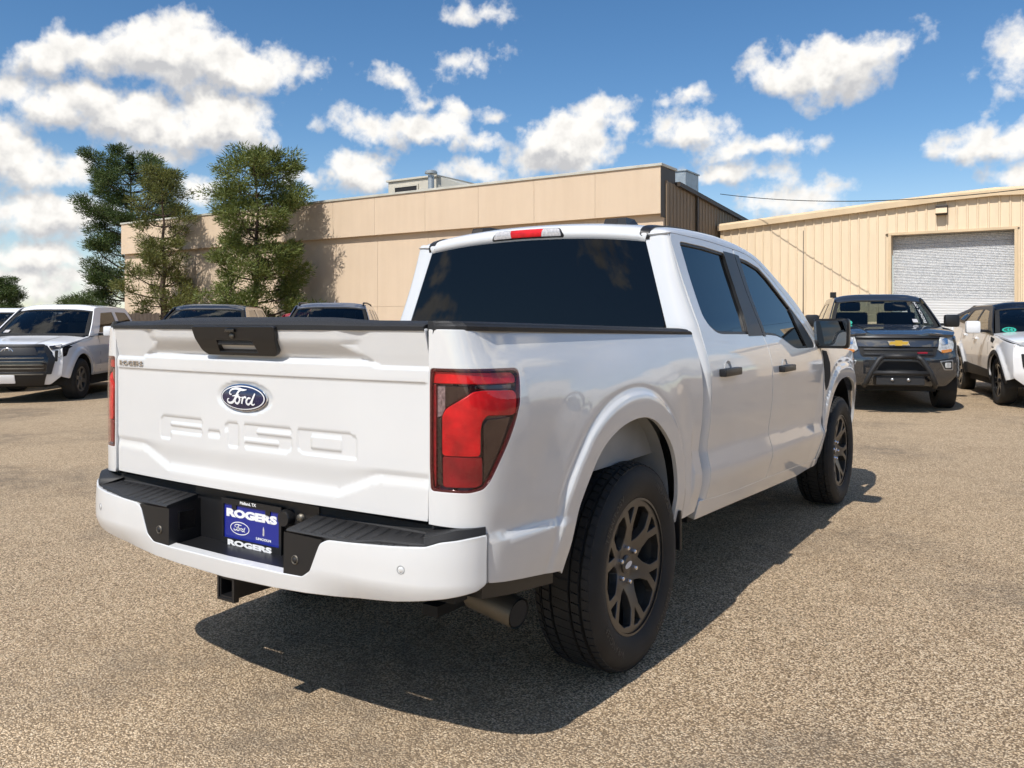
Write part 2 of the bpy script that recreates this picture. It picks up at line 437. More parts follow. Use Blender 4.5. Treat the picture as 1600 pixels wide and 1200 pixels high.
# ------------------------------------------------------------------ ground
def ground_z(x, y):
    x = np.asarray(x, float); y = np.asarray(y, float)
    lat = (x - 2.433) * .8353 + (y + 3.12) * .5498
    r = np.hypot(x, y - 1.3)
    t = np.clip((r - 6) / 8, 0, 1); t = t * t * (3 - 2 * t)
    f = 1 - np.clip((r - 40) / 60, 0, 1)
    return 0.015 * np.clip(lat, -12, 9) * t * f
def gz(x, y): return float(ground_z(x, y))
def mat_ground():
    m, N, L, b = new_mat("chip_seal_gravel")
    tc = N.new('ShaderNodeTexCoord'); P = tc.outputs['Object']
    def vor(scale, feat='F1', rnd=1.0):
        v = N.new('ShaderNodeTexVoronoi'); v.feature = feat; v.inputs['Scale'].default_value = scale; v.inputs['Randomness'].default_value = rnd
        L.new(wv, v.inputs['Vector']); return v
    def noise(scale, det, rough=.6, vec=None):
        n = N.new('ShaderNodeTexNoise'); n.inputs['Scale'].default_value = scale; n.inputs['Detail'].default_value = det; n.inputs['Roughness'].default_value = rough
        L.new(vec or P, n.inputs['Vector']); return n.outputs['Fac']
    def math_(op, a, c, clamp=False):
        n = N.new('ShaderNodeMath'); n.operation = op; n.use_clamp = clamp
        for i, q in enumerate((a, c)):
            if isinstance(q, bpy.types.NodeSocket): L.new(q, n.inputs[i])
            else: n.inputs[i].default_value = q
        return n.outputs[0]
    def rng(x, a, c, d=0.0, e=1.0):
        n = N.new('ShaderNodeMapRange'); L.new(x, n.inputs['Value'])
        for k, q in zip(('From Min', 'From Max', 'To Min', 'To Max'), (a, c, d, e)): n.inputs[k].default_value = q
        return n.outputs[0]
    wn = N.new('ShaderNodeTexNoise'); wn.inputs['Scale'].default_value = 60; wn.inputs['Detail'].default_value = 2; L.new(P, wn.inputs['Vector'])
    wm = N.new('ShaderNodeVectorMath'); wm.operation = 'MULTIPLY_ADD'; L.new(wn.outputs['Color'], wm.inputs[0]); wm.inputs[1].default_value = (.012, .012, 0); L.new(P, wm.inputs[2])
    wv = wm.outputs[0]
    v1 = vor(135); v2 = vor(250)
    sepc = N.new('ShaderNodeSeparateColor'); L.new(v1.outputs['Color'], sepc.inputs[0])
    ramp = N.new('ShaderNodeValToRGB'); cr = ramp.color_ramp
    cr.elements[0].position = 0.0; cr.elements[0].color = (.27, .19, .11, 1)
    cr.elements[1].position = 1.0; cr.elements[1].color = (.97, .79, .56, 1)
    for p_, c_ in ((.22, (.49, .355, .215)), (.45, (.72, .53, .335)), (.75, (.84, .645, .43))):
        e = cr.elements.new(p_); e.color = (*c_, 1)
    L.new(sepc.outputs[0], ramp.inputs[0])
    # dark binder between the stones
    gap = rng(v1.outputs['Distance'], .38, .72)
    mx = N.new('ShaderNodeMix'); mx.data_type = 'RGBA'; L.new(gap, mx.inputs[0]); L.new(ramp.outputs[0], mx.inputs[6]); mx.inputs[7].default_value = (.165, .115, .07, 1)
    # worn, oily and bare patches with shapes of their own
    big = rng(noise(.42, 6, .62), .49, .62)
    big2 = rng(noise(2.3, 5, .6), .50, .72)
    patch = math_('MULTIPLY', big, rng(noise(6, 5, .65), .30, .62))
    mx2 = N.new('ShaderNodeMix'); mx2.data_type = 'RGBA'; L.new(math_('MULTIPLY', patch, .58), mx2.inputs[0]); L.new(mx.outputs[2], mx2.inputs[6]); mx2.inputs[7].default_value = (.085, .075, .066, 1)
    mx3 = N.new('ShaderNodeMix'); mx3.data_type = 'RGBA'; mx3.blend_type = 'MULTIPLY'; L.new(math_('MULTIPLY', big2, .35), mx3.inputs[0]); L.new(mx2.outputs[2], mx3.inputs[6]); mx3.inputs[7].default_value = (.62, .56, .5, 1)
    dust = rng(noise(.16, 4, .5), .40, .70)
    mx4 = N.new('ShaderNodeMix'); mx4.data_type = 'RGBA'; L.new(math_('MULTIPLY', dust, .22), mx4.inputs[0]); L.new(mx3.outputs[2], mx4.inputs[6]); mx4.inputs[7].default_value = (.74, .555, .36, 1)
    L.new(mx4.outputs[2], b.inputs['Base Color'])
    b.inputs['Roughness'].default_value = .9; b.inputs['Specular IOR Level'].default_value = .2
    h1 = math_('MULTIPLY', rng(v1.outputs['Distance'], 0, .75, 1, 0), 1.0)
    h2 = math_('MULTIPLY', rng(v2.outputs['Distance'], 0, .7, 1, 0), .35)
    hh = math_('ADD', math_('ADD', h1, h2), math_('MULTIPLY', sepc.outputs[1], .7))
    bp = N.new('ShaderNodeBump'); bp.inputs['Strength'].default_value = 1.0; bp.inputs['Distance'].default_value = .0050
    L.new(hh, bp.inputs['Height']); L.new(bp.outputs[0], b.inputs['Normal'])
    return m
def build_ground():
    g = np.concatenate([-np.geomspace(20, 900, 26)[::-1], np.arange(-19, 19.5, .5), np.geomspace(20, 900, 26)])
    X, Y = np.meshgrid(g, g + 4); Z = ground_z(X, Y); n = len(g)
    V = np.stack([X, Y, Z], -1).reshape(-1, 3)
    F = [(j * n + i, j * n + i + 1, (j + 1) * n + i + 1, (j + 1) * n + i) for j in range(n - 1) for i in range(n - 1)]
    tag(mesh_obj("ground", V, F, mat_ground(), smooth=True), kind="structure")
build_ground()

# ------------------------------------------------------------------ buildings
def mat_stucco():
    m, N, L, b = new_mat("tan_stucco")
    tc = N.new('ShaderNodeTexCoord'); P = tc.outputs['Object']
    n1 = N.new('ShaderNodeTexNoise'); n1.inputs['Scale'].default_value = .7; n1.inputs['Detail'].default_value = 8; n1.inputs['Roughness'].default_value = .65; L.new(P, n1.inputs['Vector'])
    mp = N.new('ShaderNodeMapping'); mp.inputs['Scale'].default_value = (3.0, 1, .25); L.new(P, mp.inputs['Vector'])
    n2 = N.new('ShaderNodeTexNoise'); n2.inputs['Scale'].default_value = 1.2; n2.inputs['Detail'].default_value = 5; L.new(mp.outputs[0], n2.inputs['Vector'])
    ad = N.new('ShaderNodeMath'); ad.operation = 'ADD'; L.new(n1.outputs['Fac'], ad.inputs[0]); L.new(n2.outputs['Fac'], ad.inputs[1])
    rp = N.new('ShaderNodeValToRGB'); rp.color_ramp.elements[0].position = .3; rp.color_ramp.elements[1].position = .75
    rp.color_ramp.elements[0].color = (.61, .475, .34, 1); rp.color_ramp.elements[1].color = (.68, .54, .395, 1)
    hv = N.new('ShaderNodeMath'); hv.operation = 'MULTIPLY'; hv.inputs[1].default_value = .5; L.new(ad.outputs[0], hv.inputs[0]); L.new(hv.outputs[0], rp.inputs[0])
    L.new(rp.outputs[0], b.inputs['Base Color']); b.inputs['Roughness'].default_value = .9; b.inputs['Specular IOR Level'].default_value = .2
    n3 = N.new('ShaderNodeTexNoise'); n3.inputs['Scale'].default_value = 45; n3.inputs['Detail'].default_value = 4; L.new(P, n3.inputs['Vector'])
    bp = N.new('ShaderNodeBump'); bp.inputs['Strength'].default_value = .5; bp.inputs['Distance'].default_value = .012; L.new(n3.outputs['Fac'], bp.inputs['Height']); L.new(bp.outputs[0], b.inputs['Normal'])
    return m
def mat_sheet(name, col, var=.06):
    m, N, L, b = new_mat(name)
    tc = N.new('ShaderNodeTexCoord'); P = tc.outputs['Object']
    mp = N.new('ShaderNodeMapping'); mp.inputs['Scale'].default_value = (4, 4, .5); L.new(P, mp.inputs['Vector'])
    n = N.new('ShaderNodeTexNoise'); n.inputs['Scale'].default_value = 1.3; n.inputs['Detail'].default_value = 7; n.inputs['Roughness'].default_value = .65; L.new(mp.outputs[0], n.inputs['Vector'])
    r = N.new('ShaderNodeMapRange'); r.inputs['From Min'].default_value = .3; r.inputs['From Max'].default_value = .7; r.inputs['To Min'].default_value = 1 - var; r.inputs['To Max'].default_value = 1 + var; L.new(n.outputs['Fac'], r.inputs['Value'])
    s = N.new('ShaderNodeVectorMath'); s.operation = 'SCALE'; s.inputs[0].default_value = col; L.new(r.outputs[0], s.inputs[3]); L.new(s.outputs[0], b.inputs['Base Color'])
    b.inputs['Roughness'].default_value = .55; b.inputs['Specular IOR Level'].default_value = .35
    n3 = N.new('ShaderNodeTexNoise'); n3.inputs['Scale'].default_value = 1.6; n3.inputs['Detail'].default_value = 3; L.new(P, n3.inputs['Vector'])
    bp = N.new('ShaderNodeBump'); bp.inputs['Strength'].default_value = .35; bp.inputs['Distance'].default_value = .03; L.new(n3.outputs['Fac'], bp.inputs['Height']); L.new(bp.outputs[0], b.inputs['Normal'])
    return m
def mat_rolldoor():
    m, N, L, b = new_mat("weathered_white_door")
    gp = N.new('ShaderNodeNewGeometry'); P = gp.outputs['Position']
    n = N.new('ShaderNodeTexNoise'); n.inputs['Scale'].default_value = 30; n.inputs['Detail'].default_value = 6; n.inputs['Roughness'].default_value = .8; L.new(P, n.inputs['Vector'])
    sp = N.new('ShaderNodeSeparateXYZ'); L.new(P, sp.inputs[0])
    n2 = N.new('ShaderNodeTexNoise'); n2.inputs['Scale'].default_value = 1.1; n2.inputs['Detail'].default_value = 4; L.new(P, n2.inputs['Vector'])
    r = N.new('ShaderNodeMapRange'); r.inputs['From Min'].default_value = .46; r.inputs['From Max'].default_value = .55; L.new(n.outputs['Fac'], r.inputs['Value'])
    # paint flaked on the upper two thirds only
    hz = N.new('ShaderNodeMapRange'); hz.inputs['From Min'].default_value = 2.05; hz.inputs['From Max'].default_value = 2.25; L.new(sp.outputs[2], hz.inputs['Value'])
    mu = N.new('ShaderNodeMath'); mu.operation = 'MULTIPLY'; L.new(r.outputs[0], mu.inputs[0]); L.new(hz.outputs[0], mu.inputs[1])
    mx = N.new('ShaderNodeMix'); mx.data_type = 'RGBA'; L.new(mu.outputs[0], mx.inputs[0]); mx.inputs[6].default_value = (.70, .70, .69, 1); mx.inputs[7].default_value = (.40, .42, .44, 1)
    L.new(mx.outputs[2], b.inputs['Base Color']); b.inputs['Roughness'].default_value = .6
    return m
M_STUCCO = mat_stucco()
M_TRIM_PALE = simple("pale_metal_coping", (.52, .50, .43), .45, var=.12, vscale=2)
M_BROWN = mat_sheet("brown_sheet_metal", (.215, .16, .105))
M_DKBROWN = simple("dark_brown_trim", (.045, .034, .026), .55)
M_SHED = mat_sheet("tan_sheet_metal", (.76, .615, .43), .05)
M_SHEDTRIM = simple("tan_gutter", (.64, .49, .31), .5, var=.08, vscale=1.5)
M_DOOR = mat_rolldoor()
M_HVAC = simple("cream_sheet_housing", (.55, .51, .42), .6, var=.08, vscale=3)
M_GALV = simple("galvanised", (.36, .40, .42), .45, metal=.5, var=.12, vscale=5)
M_DARK = simple("dark_opening", (.012, .012, .013), .7)
M_CABLE = simple("cable_black", (.015, .015, .016), .6)

BX0, BX1, BY, BH = -39.7, -8.84, 23.0, 6.62
def building_stucco():
    t = empty("stucco_building", (0, 0, 0))
    tag(t, "long tan stucco building with overhanging upper band behind the pine trees", "building")
    # backing wall, panels stand on it with open joints
    MB().box(BX0 + .02, BX1 - .02, BY + .30, BY + 24, -.6, 5.3).build("wall_core", M_STUCCO, t)
    MB().box(BX0 + .05, BX1 - .4, BY + .10, BY + 1.2, 5.04, BH - .12).build("parapet_core", M_STUCCO, t)
    joints_up = [-39.7, -36.2, -33.1, -30.0, -26.9, -24.0, -21.6, -18.9, -16.3, -13.8, -11.3, -8.84]
    for a, b in zip(joints_up[:-1], joints_up[1:]):
        MB().box(a + .004, b - .004, BY, BY + .12, 5.02, BH - .02, .003).build("wall_panel", M_STUCCO, t)
    for a, b in zip(joints_up[:-1], joints_up[1:]):
        MB().box(a + .0045, b - .0045, BY + .20, BY + .32, 2.054, 5.10, .003).build("wall_panel", M_STUCCO, t)
        MB().box(a + .0045, b - .0045, BY + .20, BY + .32, -.4, 2.047, .003).build("wall_panel", M_STUCCO, t)
    MB().box(BX0 - .03, BX1 + .05, BY - .05, BY + 1.3, BH - .02, BH + .07, .01).build("coping", M_TRIM_PALE, t)
    MB().box(BX1 - .003, BX1 + .012, BY - .02, BY + 1.2, 4.9, BH - .02).build("end_cap", M_DKBROWN, t)
    # brown ribbed end wall running back
    ribs = MB(); y = BY + .34
    sheet = [(0, 0), (.03, 0), (.05, .032), (.085, .032), (.105, 0), (.305, 0)]
    k = 0
    while y < BY + 13:
        prof = []
        for j in range(3):
            prof += [(y + j * .305 + a, BX1 + .02 + h) for a, h in sheet[:-1]]
        prof.append((y + .915, BX1 + .02))
        zt = lambda yy: 6.05 - (yy - BY - 2) * .073
        V = []; F = []
        for (yy, xx) in prof: V += [(xx, yy, -.4), (xx, yy, zt(yy))]
        F = [(2 * i, 2 * i + 2, 2 * i + 3, 2 * i + 1) for i in range(len(prof) - 1)]
        o = mesh_obj("cladding_sheet", V, F, M_BROWN, t)
        y += .915; k += 1
    MB().box(BX1 + .05, BX1 + .11, BY + 3.05, BY + 3.17, -.4, 5.98).build("downpipe", M_DKBROWN, t)
    g = MB(); a0, a1 = BY + 1.25, BY + 13
    z0, z1 = 6.05 - (a0 - BY - 2) * .073, 6.05 - (a1 - BY - 2) * .073
    g.add([(BX1 - .1, a0, z0 - .03), (BX1 + .17, a0, z0 - .03), (BX1 + .17, a0, z0 + .12), (BX1 - .1, a0, z0 + .12),
           (BX1 - .1, a1, z1 - .03), (BX1 + .17, a1, z1 - .03), (BX1 + .17, a1, z1 + .12), (BX1 - .1, a1, z1 + .12)],
          [(0, 1, 2, 3), (7, 6, 5, 4), (0, 4, 5, 1), (1, 5, 6, 2), (2, 6, 7, 3), (3, 7, 4, 0)])
    g.build("gutter", M_DKBROWN, t)
    V = [(BX0, BY + 1.2, 6.3), (BX1 - .05, BY + 1.2, 6.1), (BX1 - .05, BY + 24, 4.5), (BX0, BY + 24, 4.5)]
    mesh_obj("roof", V, [(0, 1, 2, 3)], M_GALV, t)
building_stucco()

def rooftop_unit():
    t = empty("rooftop_unit", (-22.0, 26.2, 6.15))
    tag(t, "cream rooftop housing with a dark louvre above the stucco parapet", "rooftop unit")
    MB().box(-1.15, 1.6, -.6, 2.4, -.3, 1.55, .02).build("housing", M_HVAC, t)
    MB().box(-1.22, 1.68, -.68, 2.5, 1.552, 1.64, .01).build("cap", M_HVAC, t)
    MB().box(-.72, .55, -.625, -.603, .62, 1.26).build("louvre", M_DARK, t)
    f = MB()
    f.box(-.80, -.72, -.65, -.602, .54, 1.34); f.box(.55, .63, -.65, -.602, .54, 1.34); f.box(-.719, .549, -.648, -.602, 1.262, 1.34); f.box(-.719, .549, -.648, -.602, .54, .618)
    f.build("louvre_frame", M_HVAC, t)
    MB().add([(1.6, -.45, .8), (2.6, .6, .7), (2.6, .6, 1.2), (1.6, -.45, 1.60), (1.6, 2.2, .8), (2.6, 2.2, .7), (2.6, 2.2, 1.2), (1.6, 2.2, 1.60)],
             [(0, 1, 2, 3), (7, 6, 5, 4), (0, 4, 5, 1), (2, 6, 7, 3), (1, 5, 6, 2)]).build("sloping_duct", M_TRIM_PALE, t)
    p = empty("vent_pipe", (-20.2, 25.0, 6.1))
    tag(p, "round galvanised vent pipe with cap on the stucco roof", "vent pipe")
    MB().lathe([(.001, 0), (.13, 0), (.13, 1.55), (.001, 1.55)], (0, 0, 0), (0, 0, 1), 20).build("pipe", M_GALV, p, angle=30)
    MB().lathe([(.001, 1.62), (.27, 1.62), (.27, 1.70), (.20, 1.76), (.001, 1.78)], (0, 0, 0), (0, 0, 1), 20).build("cap", M_GALV, p, angle=30)
    q = empty("roof_exhaust_box", (-9.95, 27.0, 5.6))
    tag(q, "pale blue-grey metal box on the roof edge above the brown wall", "rooftop unit")
    MB().box(-.6, .62, -.6, .7, 0, 1.38, .015).build("housing", M_GALV, q)
    MB().box(-.64, .66, -.64, .74, 1.382, 1.44, .01).build("lid", M_GALV, q)
rooftop_unit()

SY = 28.25
def shed_top(x):
    return float(np.interp(x, [-8.6, -.9, .5, 2.0, 9.4], [5.02, 5.56, 5.62, 5.57, 5.02]))
def building_shed():
    t = empty("metal_shed", (0, 0, 0))
    tag(t, "tan ribbed metal warehouse with a white roll-up door", "building")
    x0, x1 = -8.6, 9.4
    dx0, dx1, dz = -2.65, 1.05, 4.38
    MB().prism([(x0 + .02, -.4), (dx0 - .02, -.4), (dx0 - .02, shed_top(dx0) - .05), (x0 + .02, shed_top(x0) - .05)], 'y', SY + .05, SY + .2).build("wall_core", M_SHED, t)
    MB().prism([(dx0 - .018, dz + .02), (dx1 + .02, dz + .02), (dx1 + .02, shed_top(dx1) - .05), (-.9, shed_top(-.9) - .05), (dx0 - .018, shed_top(dx0) - .06)], 'y', SY + .055, SY + .2).build("wall_core", M_SHED, t)
    MB().prism([(dx1 + .022, -.4), (x1, -.4), (x1, shed_top(x1) - .05), (dx1 + .022, shed_top(dx1) - .06)], 'y', SY + .05, SY + .2).build("wall_core", M_SHED, t)
    sheet = [(0, 0), (.015, 0), (.035, -.034), (.07, -.034), (.09, 0), (.305, 0)]
    x = x0
    def strip(xa, n, zb):
        prof = []
        for j in range(n):
            prof += [(xa + j * .305 + a, SY + h) for a, h in sheet[:-1]]
        prof.append((xa + n * .305, SY))
        V = []
        for xx, yy in prof: V += [(xx, yy, zb), (xx, yy, shed_top(xx) - .02)]
        mesh_obj("cladding_sheet", V, [(2 * i, 2 * i + 2, 2 * i + 3, 2 * i + 1) for i in range(len(prof) - 1)], M_SHED, t)
    # full height left of the door, above the door, right of the door
    xs = np.arange(x0, dx0 - .2, .915)
    for i, xa in enumerate(xs):
        n = 3 if xa + .915 <= dx0 + .01 else max(1, int((dx0 - xa) / .305 + .1))
        strip(xa, n, -.4)
    xd = xs[-1] + .305 * n
    xa = xd
    while xa < dx1 - .01:
        n = min(3, int(round((dx1 - xa) / .305)))
        if n < 1: break
        strip(xa, n, dz + .06); xa += n * .305
    while xa < x1 - .3:
        strip(xa, 3, -.4); xa += .915
    # door frame and header
    MB().box(dx0 - .06, dx0 + .03, SY - .05, SY + .25, -.4, dz).build("door_jamb", M_SHEDTRIM, t)
    MB().box(dx1 - .03, dx1 + .06, SY - .05, SY + .25, -.4, dz).build("door_jamb", M_SHEDTRIM, t)
    MB().box(dx0 - .06, dx1 + .06, SY - .055, SY + .25, dz + .002, dz + .085).build("door_header", M_SHEDTRIM, t)
    d = MB().box(dx0 + .032, dx1 - .032, SY + .36, SY + .39, -.4, dz - .002).build("roll_door", M_DOOR, t)
    nsl = 16; h = (dz - .03) / nsl
    prof = []
    for k in range(5):
        z = k * h / 5; prof += [(0, z), (-.018, z + h * .05), (-.018, z + h * .13), (0, z + h * .18)]
    prof[0] = (.012, 0); prof.append((0, h * .985)); prof.append((.012, h * .985))
    me = None
    for i in range(nsl):
        if me is None:
            V = []
            for a, z in prof: V += [(dx0 + .034, SY + .34 + a, z), (dx1 - .034, SY + .34 + a, z)]
            o = mesh_obj("door_slat", V, [(2 * j, 2 * j + 1, 2 * j + 3, 2 * j + 2) for j in range(len(prof) - 1)], M_DOOR, d); me = o.data
        else:
            o = bpy.data.objects.new("door_slat", me); link(o, d)
        o.location = (0, (i % 3) * .002, i * h)
    # gutter along the gable edge
    g = MB(); pts = [(x0 - .12, shed_top(x0)), (-.9, shed_top(-.9)), (.5, shed_top(.5)), (2.0, shed_top(2.0)), (x1, shed_top(x1))]
    sec = [(-.17, -.14), (-.17, .05), (-.10, .13), (.05, .13), (.05, -.06), (-.05, -.14)]
    V = [(px, SY + a, pz + b) for px, pz in pts for a, b in sec]; n = len(sec)
    F = [(i * n + j, (i + 1) * n + j, (i + 1) * n + (j + 1) % n, i * n + (j + 1) % n) for i in range(len(pts) - 1) for j in range(n)] + [tuple(range(n)), tuple((len(pts) - 1) * n + j for j in range(n - 1, -1, -1))]
    g.add(V, F).build("gable_trim", M_SHEDTRIM, t)
    V = [(px, yy, pz + .1) for yy in (SY + .05, SY + 22) for px, pz in pts]; m = len(pts)
    mesh_obj("roof", V, [(i, i + 1, m + i + 1, m + i) for i in range(m - 1)], M_GALV, t)
    # short return and corner flashing at the left end
    MB().box(x0 - .05, x0 + .03, SY - .045, SY + .3, -.4, shed_top(x0) - .1).build("corner_trim", M_SHEDTRIM, t)
    # wall lamp above the door
    l = empty("wall_lamp", (-1.05, SY - .04, 4.98)); tag(l, "bronze wall lamp above the roll-up door", "wall lamp")
    MB().box(-.18, .18, -.22, .0, -.02, .30, .02).build("housing", M_DKBROWN, l)
    MB().add([(-.17, -.225, .02), (.17, -.225, .02), (.17, -.225, .2), (-.17, -.225, .2), (-.17, -.28, .03), (.17, -.28, .03), (.17, -.235, .2), (-.17, -.235, .2)],
             [(4, 5, 6, 7), (0, 4, 7, 3), (1, 2, 6, 5), (0, 1, 5, 4)]).build("lens", M_SHEDTRIM, l)
    return t
building_shed()

def overhead_wire():
    pts = []
    for i in range(80):
        s = -.42 + i * (6.3 / 79)
        pts.append((-7.15 + 3.55 * s, 27.55 - 1.5 * s, 5.96 - .741 * s + .1507 * s * s))
    o = MB().tube(pts, .013, 6).build("overhead_wire", M_CABLE, smooth=True)
    tag(o, "thin black overhead wire sagging across the sky above the warehouse", "wire")
    s = -.42 + 6.3
    p = empty("utility_pole", (-7.15 + 3.55 * s, 27.55 - 1.5 * s, 0))
    tag(p, "wooden utility pole carrying the overhead wire", "utility pole")
    wood = simple("pole_wood", (.12, .085, .06), .85, var=.2)
    zt = 5.96 - .741 * s + .1507 * s * s
    MB().tube([(0, 0, -.3), (0, 0, zt + 1.2)], [.16, .12], 12).build("pole", wood, p, smooth=True)
    MB().box(-.9, .9, -.06, .06, zt + .02, zt + .14).build("crossarm", wood, p)
overhead_wire()

def across_the_lot():
    # seen only as a reflection in the truck's side
    t = empty("grey_warehouse", (30, 8, 0)); tag(t, "long low grey metal warehouse across the lot, reflected in the truck doors", "building")
    Mw = mat_sheet("grey_sheet_metal", (.11, .12, .14)); Md = simple("warehouse_door", (.30, .31, .32), .6)
    MB().box(0, 12, -34, 34, -.4, 4.1).build("wall", Mw, t)
    MB().box(-.25, 12.3, -34.2, 34.2, 4.102, 4.35).build("roof_edge", M_DKBROWN, t)
    for k in range(6): MB().box(-.06, -.003, -30 + k * 11, -26 + k * 11, -.3, 3.2).build("roll_door", Md, t)
across_the_lot()
def far_things():
    # low pale wall far off on the left, a fence and a far tree
    o = MB().box(-95, -48, 40.0, 40.3, -1.2, 2.62).build("boundary_wall", simple("far_wall", (.33, .27, .20), .9, var=.1, vscale=.4))
    tag(o, "low pale tan boundary wall far off on the left", "wall")
    f = empty("wood_fence", (-36.5, 19.6, 0)); tag(f, "dark wooden board fence behind the white pickup and the pines", "fence")
    M = simple("fence_boards", (.075, .055, .04), .9, var=.25, vscale=3)
    zb = gz(-36.5, 19.6)
    for i in range(26):
        MB().box(i * .30 - 2.6, i * .30 - 2.6 + .28, 0, .03, zb - .2, zb + 1.95 + .03 * ((i * 7) % 3)).build("fence_board", M, f)
    MB().box(-2.65, 5.25, .035, .09, zb + 1.5, zb + 1.6).build("fence_rail", M, f)
far_things()

# ------------------------------------------------------------------ pines
def mat_needles(name, c1, c2):
    m, N, L, b = new_mat(name)
    g = N.new('ShaderNodeNewGeometry'); 
    r = N.new('ShaderNodeMix'); r.data_type = 'RGBA'; L.new(g.outputs['Random Per Island'], r.inputs[0]); r.inputs[6].default_value = (*c1, 1); r.inputs[7].default_value = (*c2, 1)
    L.new(r.outputs[2], b.inputs['Base Color']); b.inputs['Roughness'].default_value = .5; b.inputs['Specular IOR Level'].default_value = .3
    tr = N.new('ShaderNodeBsdfTranslucent'); L.new(r.outputs[2], tr.inputs[0])
    mx = N.new('ShaderNodeMixShader'); mx.inputs[0].default_value = .22
    L.new(b.outputs[0], mx.inputs[1]); L.new(tr.outputs[0], mx.inputs[2]); L.new(mx.outputs[0], N['Material Output'].inputs[0])
    return m
M_BARK = simple("pine_bark", (.075, .05, .036), .95, bump=1.0, bscale=30, var=.3, vscale=8)
def pine(loc, H, seed, label, needles, prof, name="pine_tree", density=1.0, lean=(0, 0), az_bias=None):
    """prof: list of (fraction of height, branch reach m)"""
    rng = np.random.default_rng(seed)
    t = empty(name, loc); tag(t, label, "pine tree", "pine trees by the stucco building")
    wood = MB(); top = np.array([lean[0], lean[1], H])
    pts = [np.array([lean[0] * (k / 8) ** 1.5 + rng.normal(0, .05), lean[1] * (k / 8) ** 1.5 + rng.normal(0, .05), H * k / 8 * .97]) for k in range(9)]
    pts[0] = np.array([0, 0, -.3])
    wood.tube(pts, [max(.02, .022 * H * (1 - k / 8.2)) for k in range(9)], 9)
    def trunk(z):
        f = np.clip(z / (H * .97), 0, 1) * 8; i = min(int(f), 7); return pts[i] + (pts[i + 1] - pts[i]) * (f - i)
    pf = pchip(prof)
    tips = []
    z = prof[0][0] * H
    a0 = rng.uniform(0, 6.28)
    while z < H * .985:
        f = z / H; reach = float(pf(f))
        n = int(rng.integers(3, 6)) if f < .8 else 4
        for k in range(n):
            a = a0 + 6.283 * k / n + rng.normal(0, .35)
            Lb = reach * rng.uniform(.55, 1.12)
            if az_bias is not None: Lb *= 1 + az_bias[1] * math.cos(a - az_bias[0])
            if Lb < .12: continue
            s = trunk(z); rise = rng.uniform(.05, .42) + .35 * f
            d = np.array([math.cos(a), math.sin(a), 0])
            br = [s, s + d * Lb * .35 + np.array([0, 0, Lb * rise * .12]), s + d * Lb * .7 + np.array([0, 0, Lb * rise * .45]), s + d * Lb + np.array([0, 0, Lb * rise])]
            br[2] = br[2] + rng.normal(0, .06, 3); br[3] = br[3] + rng.normal(0, .08, 3)
            wood.tube(br, [.018 + .016 * Lb, .014 + .011 * Lb, .010 + .006 * Lb, .008], 5, cap=False)
            # side twigs carrying clumps
            m = max(2, int(Lb * 2.6 * density + .5))
            for j in range(m):
                u = rng.uniform(.38, 1.0) ** .7
                q = u * 3; i = min(int(q), 2); p = br[i] + (br[i + 1] - br[i]) * (q - i)
                side = np.array([-d[1], d[0], 0]) * rng.normal(0, .26) * (.5 + Lb * .35)
                e = p + side + np.array([0, 0, rng.uniform(-.03, .16)])
                wood.tube([p, (p + e) / 2 + np.array([0, 0, .02]), e], [.010, .008, .005], 4, cap=False)
                tips.append((e, d * .6 + side * .4 + np.array([0, 0, .55]), (.26 + .20 * rng.random() + .05 * Lb)))
        z += H * rng.uniform(.038, .070)
    for k in range(6): tips.append((top - np.array([0, 0, k * .13]), np.array([0, 0, 1.]), .22))
    wood.build("trunk", M_BARK, t, smooth=True)
    # needle sprays: every clump is a burst of thin blades around a few twig ends
    C = np.array([q[0] for q in tips]); D = np.array([q[1] for q in tips]); Rr = np.array([q[2] for q in tips])
    D /= np.linalg.norm(D, axis=1)[:, None]
    nb = int(150 * density); n = len(C)
    cen = np.repeat(C, nb, 0); ax = np.repeat(D, nb, 0); rr = np.repeat(Rr, nb)[:, None]
    off = rng.normal(0, 1, (n * nb, 3)); off /= np.linalg.norm(off, axis=1)[:, None]; off = off * rng.random((n * nb, 1)) ** .5 * np.array([1.1, 1.1, .72])
    p0 = cen + off * rr
    dr = ax * .6 + off * 1.3 + rng.normal(0, .45, (n * nb, 3)); dr /= np.linalg.norm(dr, axis=1)[:, None]
    ln = rng.uniform(.11, .24, (n * nb, 1)); sd = np.cross(dr, rng.normal(0, 1, (n * nb, 3))); sd /= np.linalg.norm(sd, axis=1)[:, None] + 1e-9
    wd = rng.uniform(.015, .030, (n * nb, 1))
    V = np.stack([p0 - sd * wd, p0 + sd * wd, p0 + dr * ln], 1).reshape(-1, 3)
    F = np.arange(len(V)).reshape(-1, 3)
    me = bpy.data.meshes.new("crown"); me.vertices.add(len(V)); me.vertices.foreach_set('co', V.ravel())
    me.loops.add(len(V)); me.loops.foreach_set('vertex_index', np.arange(len(V), dtype=np.int32))
    me.polygons.add(len(F)); me.polygons.foreach_set('loop_start', np.arange(0, len(V), 3, dtype=np.int32)); me.polygons.foreach_set('loop_total', np.full(len(F), 3, dtype=np.int32))
    me.update(); me.validate(); me.materials.append(needles)
    o = bpy.data.objects.new("crown", me); link(o, t)
    return t
ND_DARK = mat_needles("needles_dark_green", (.050, .080, .024), (.10, .14, .042))
ND_OLIVE = mat_needles("needles_olive", (.105, .12, .030), (.19, .195, .058))
ND_MID = mat_needles("needles_mid_green", (.10, .135, .032), (.19, .215, .06))
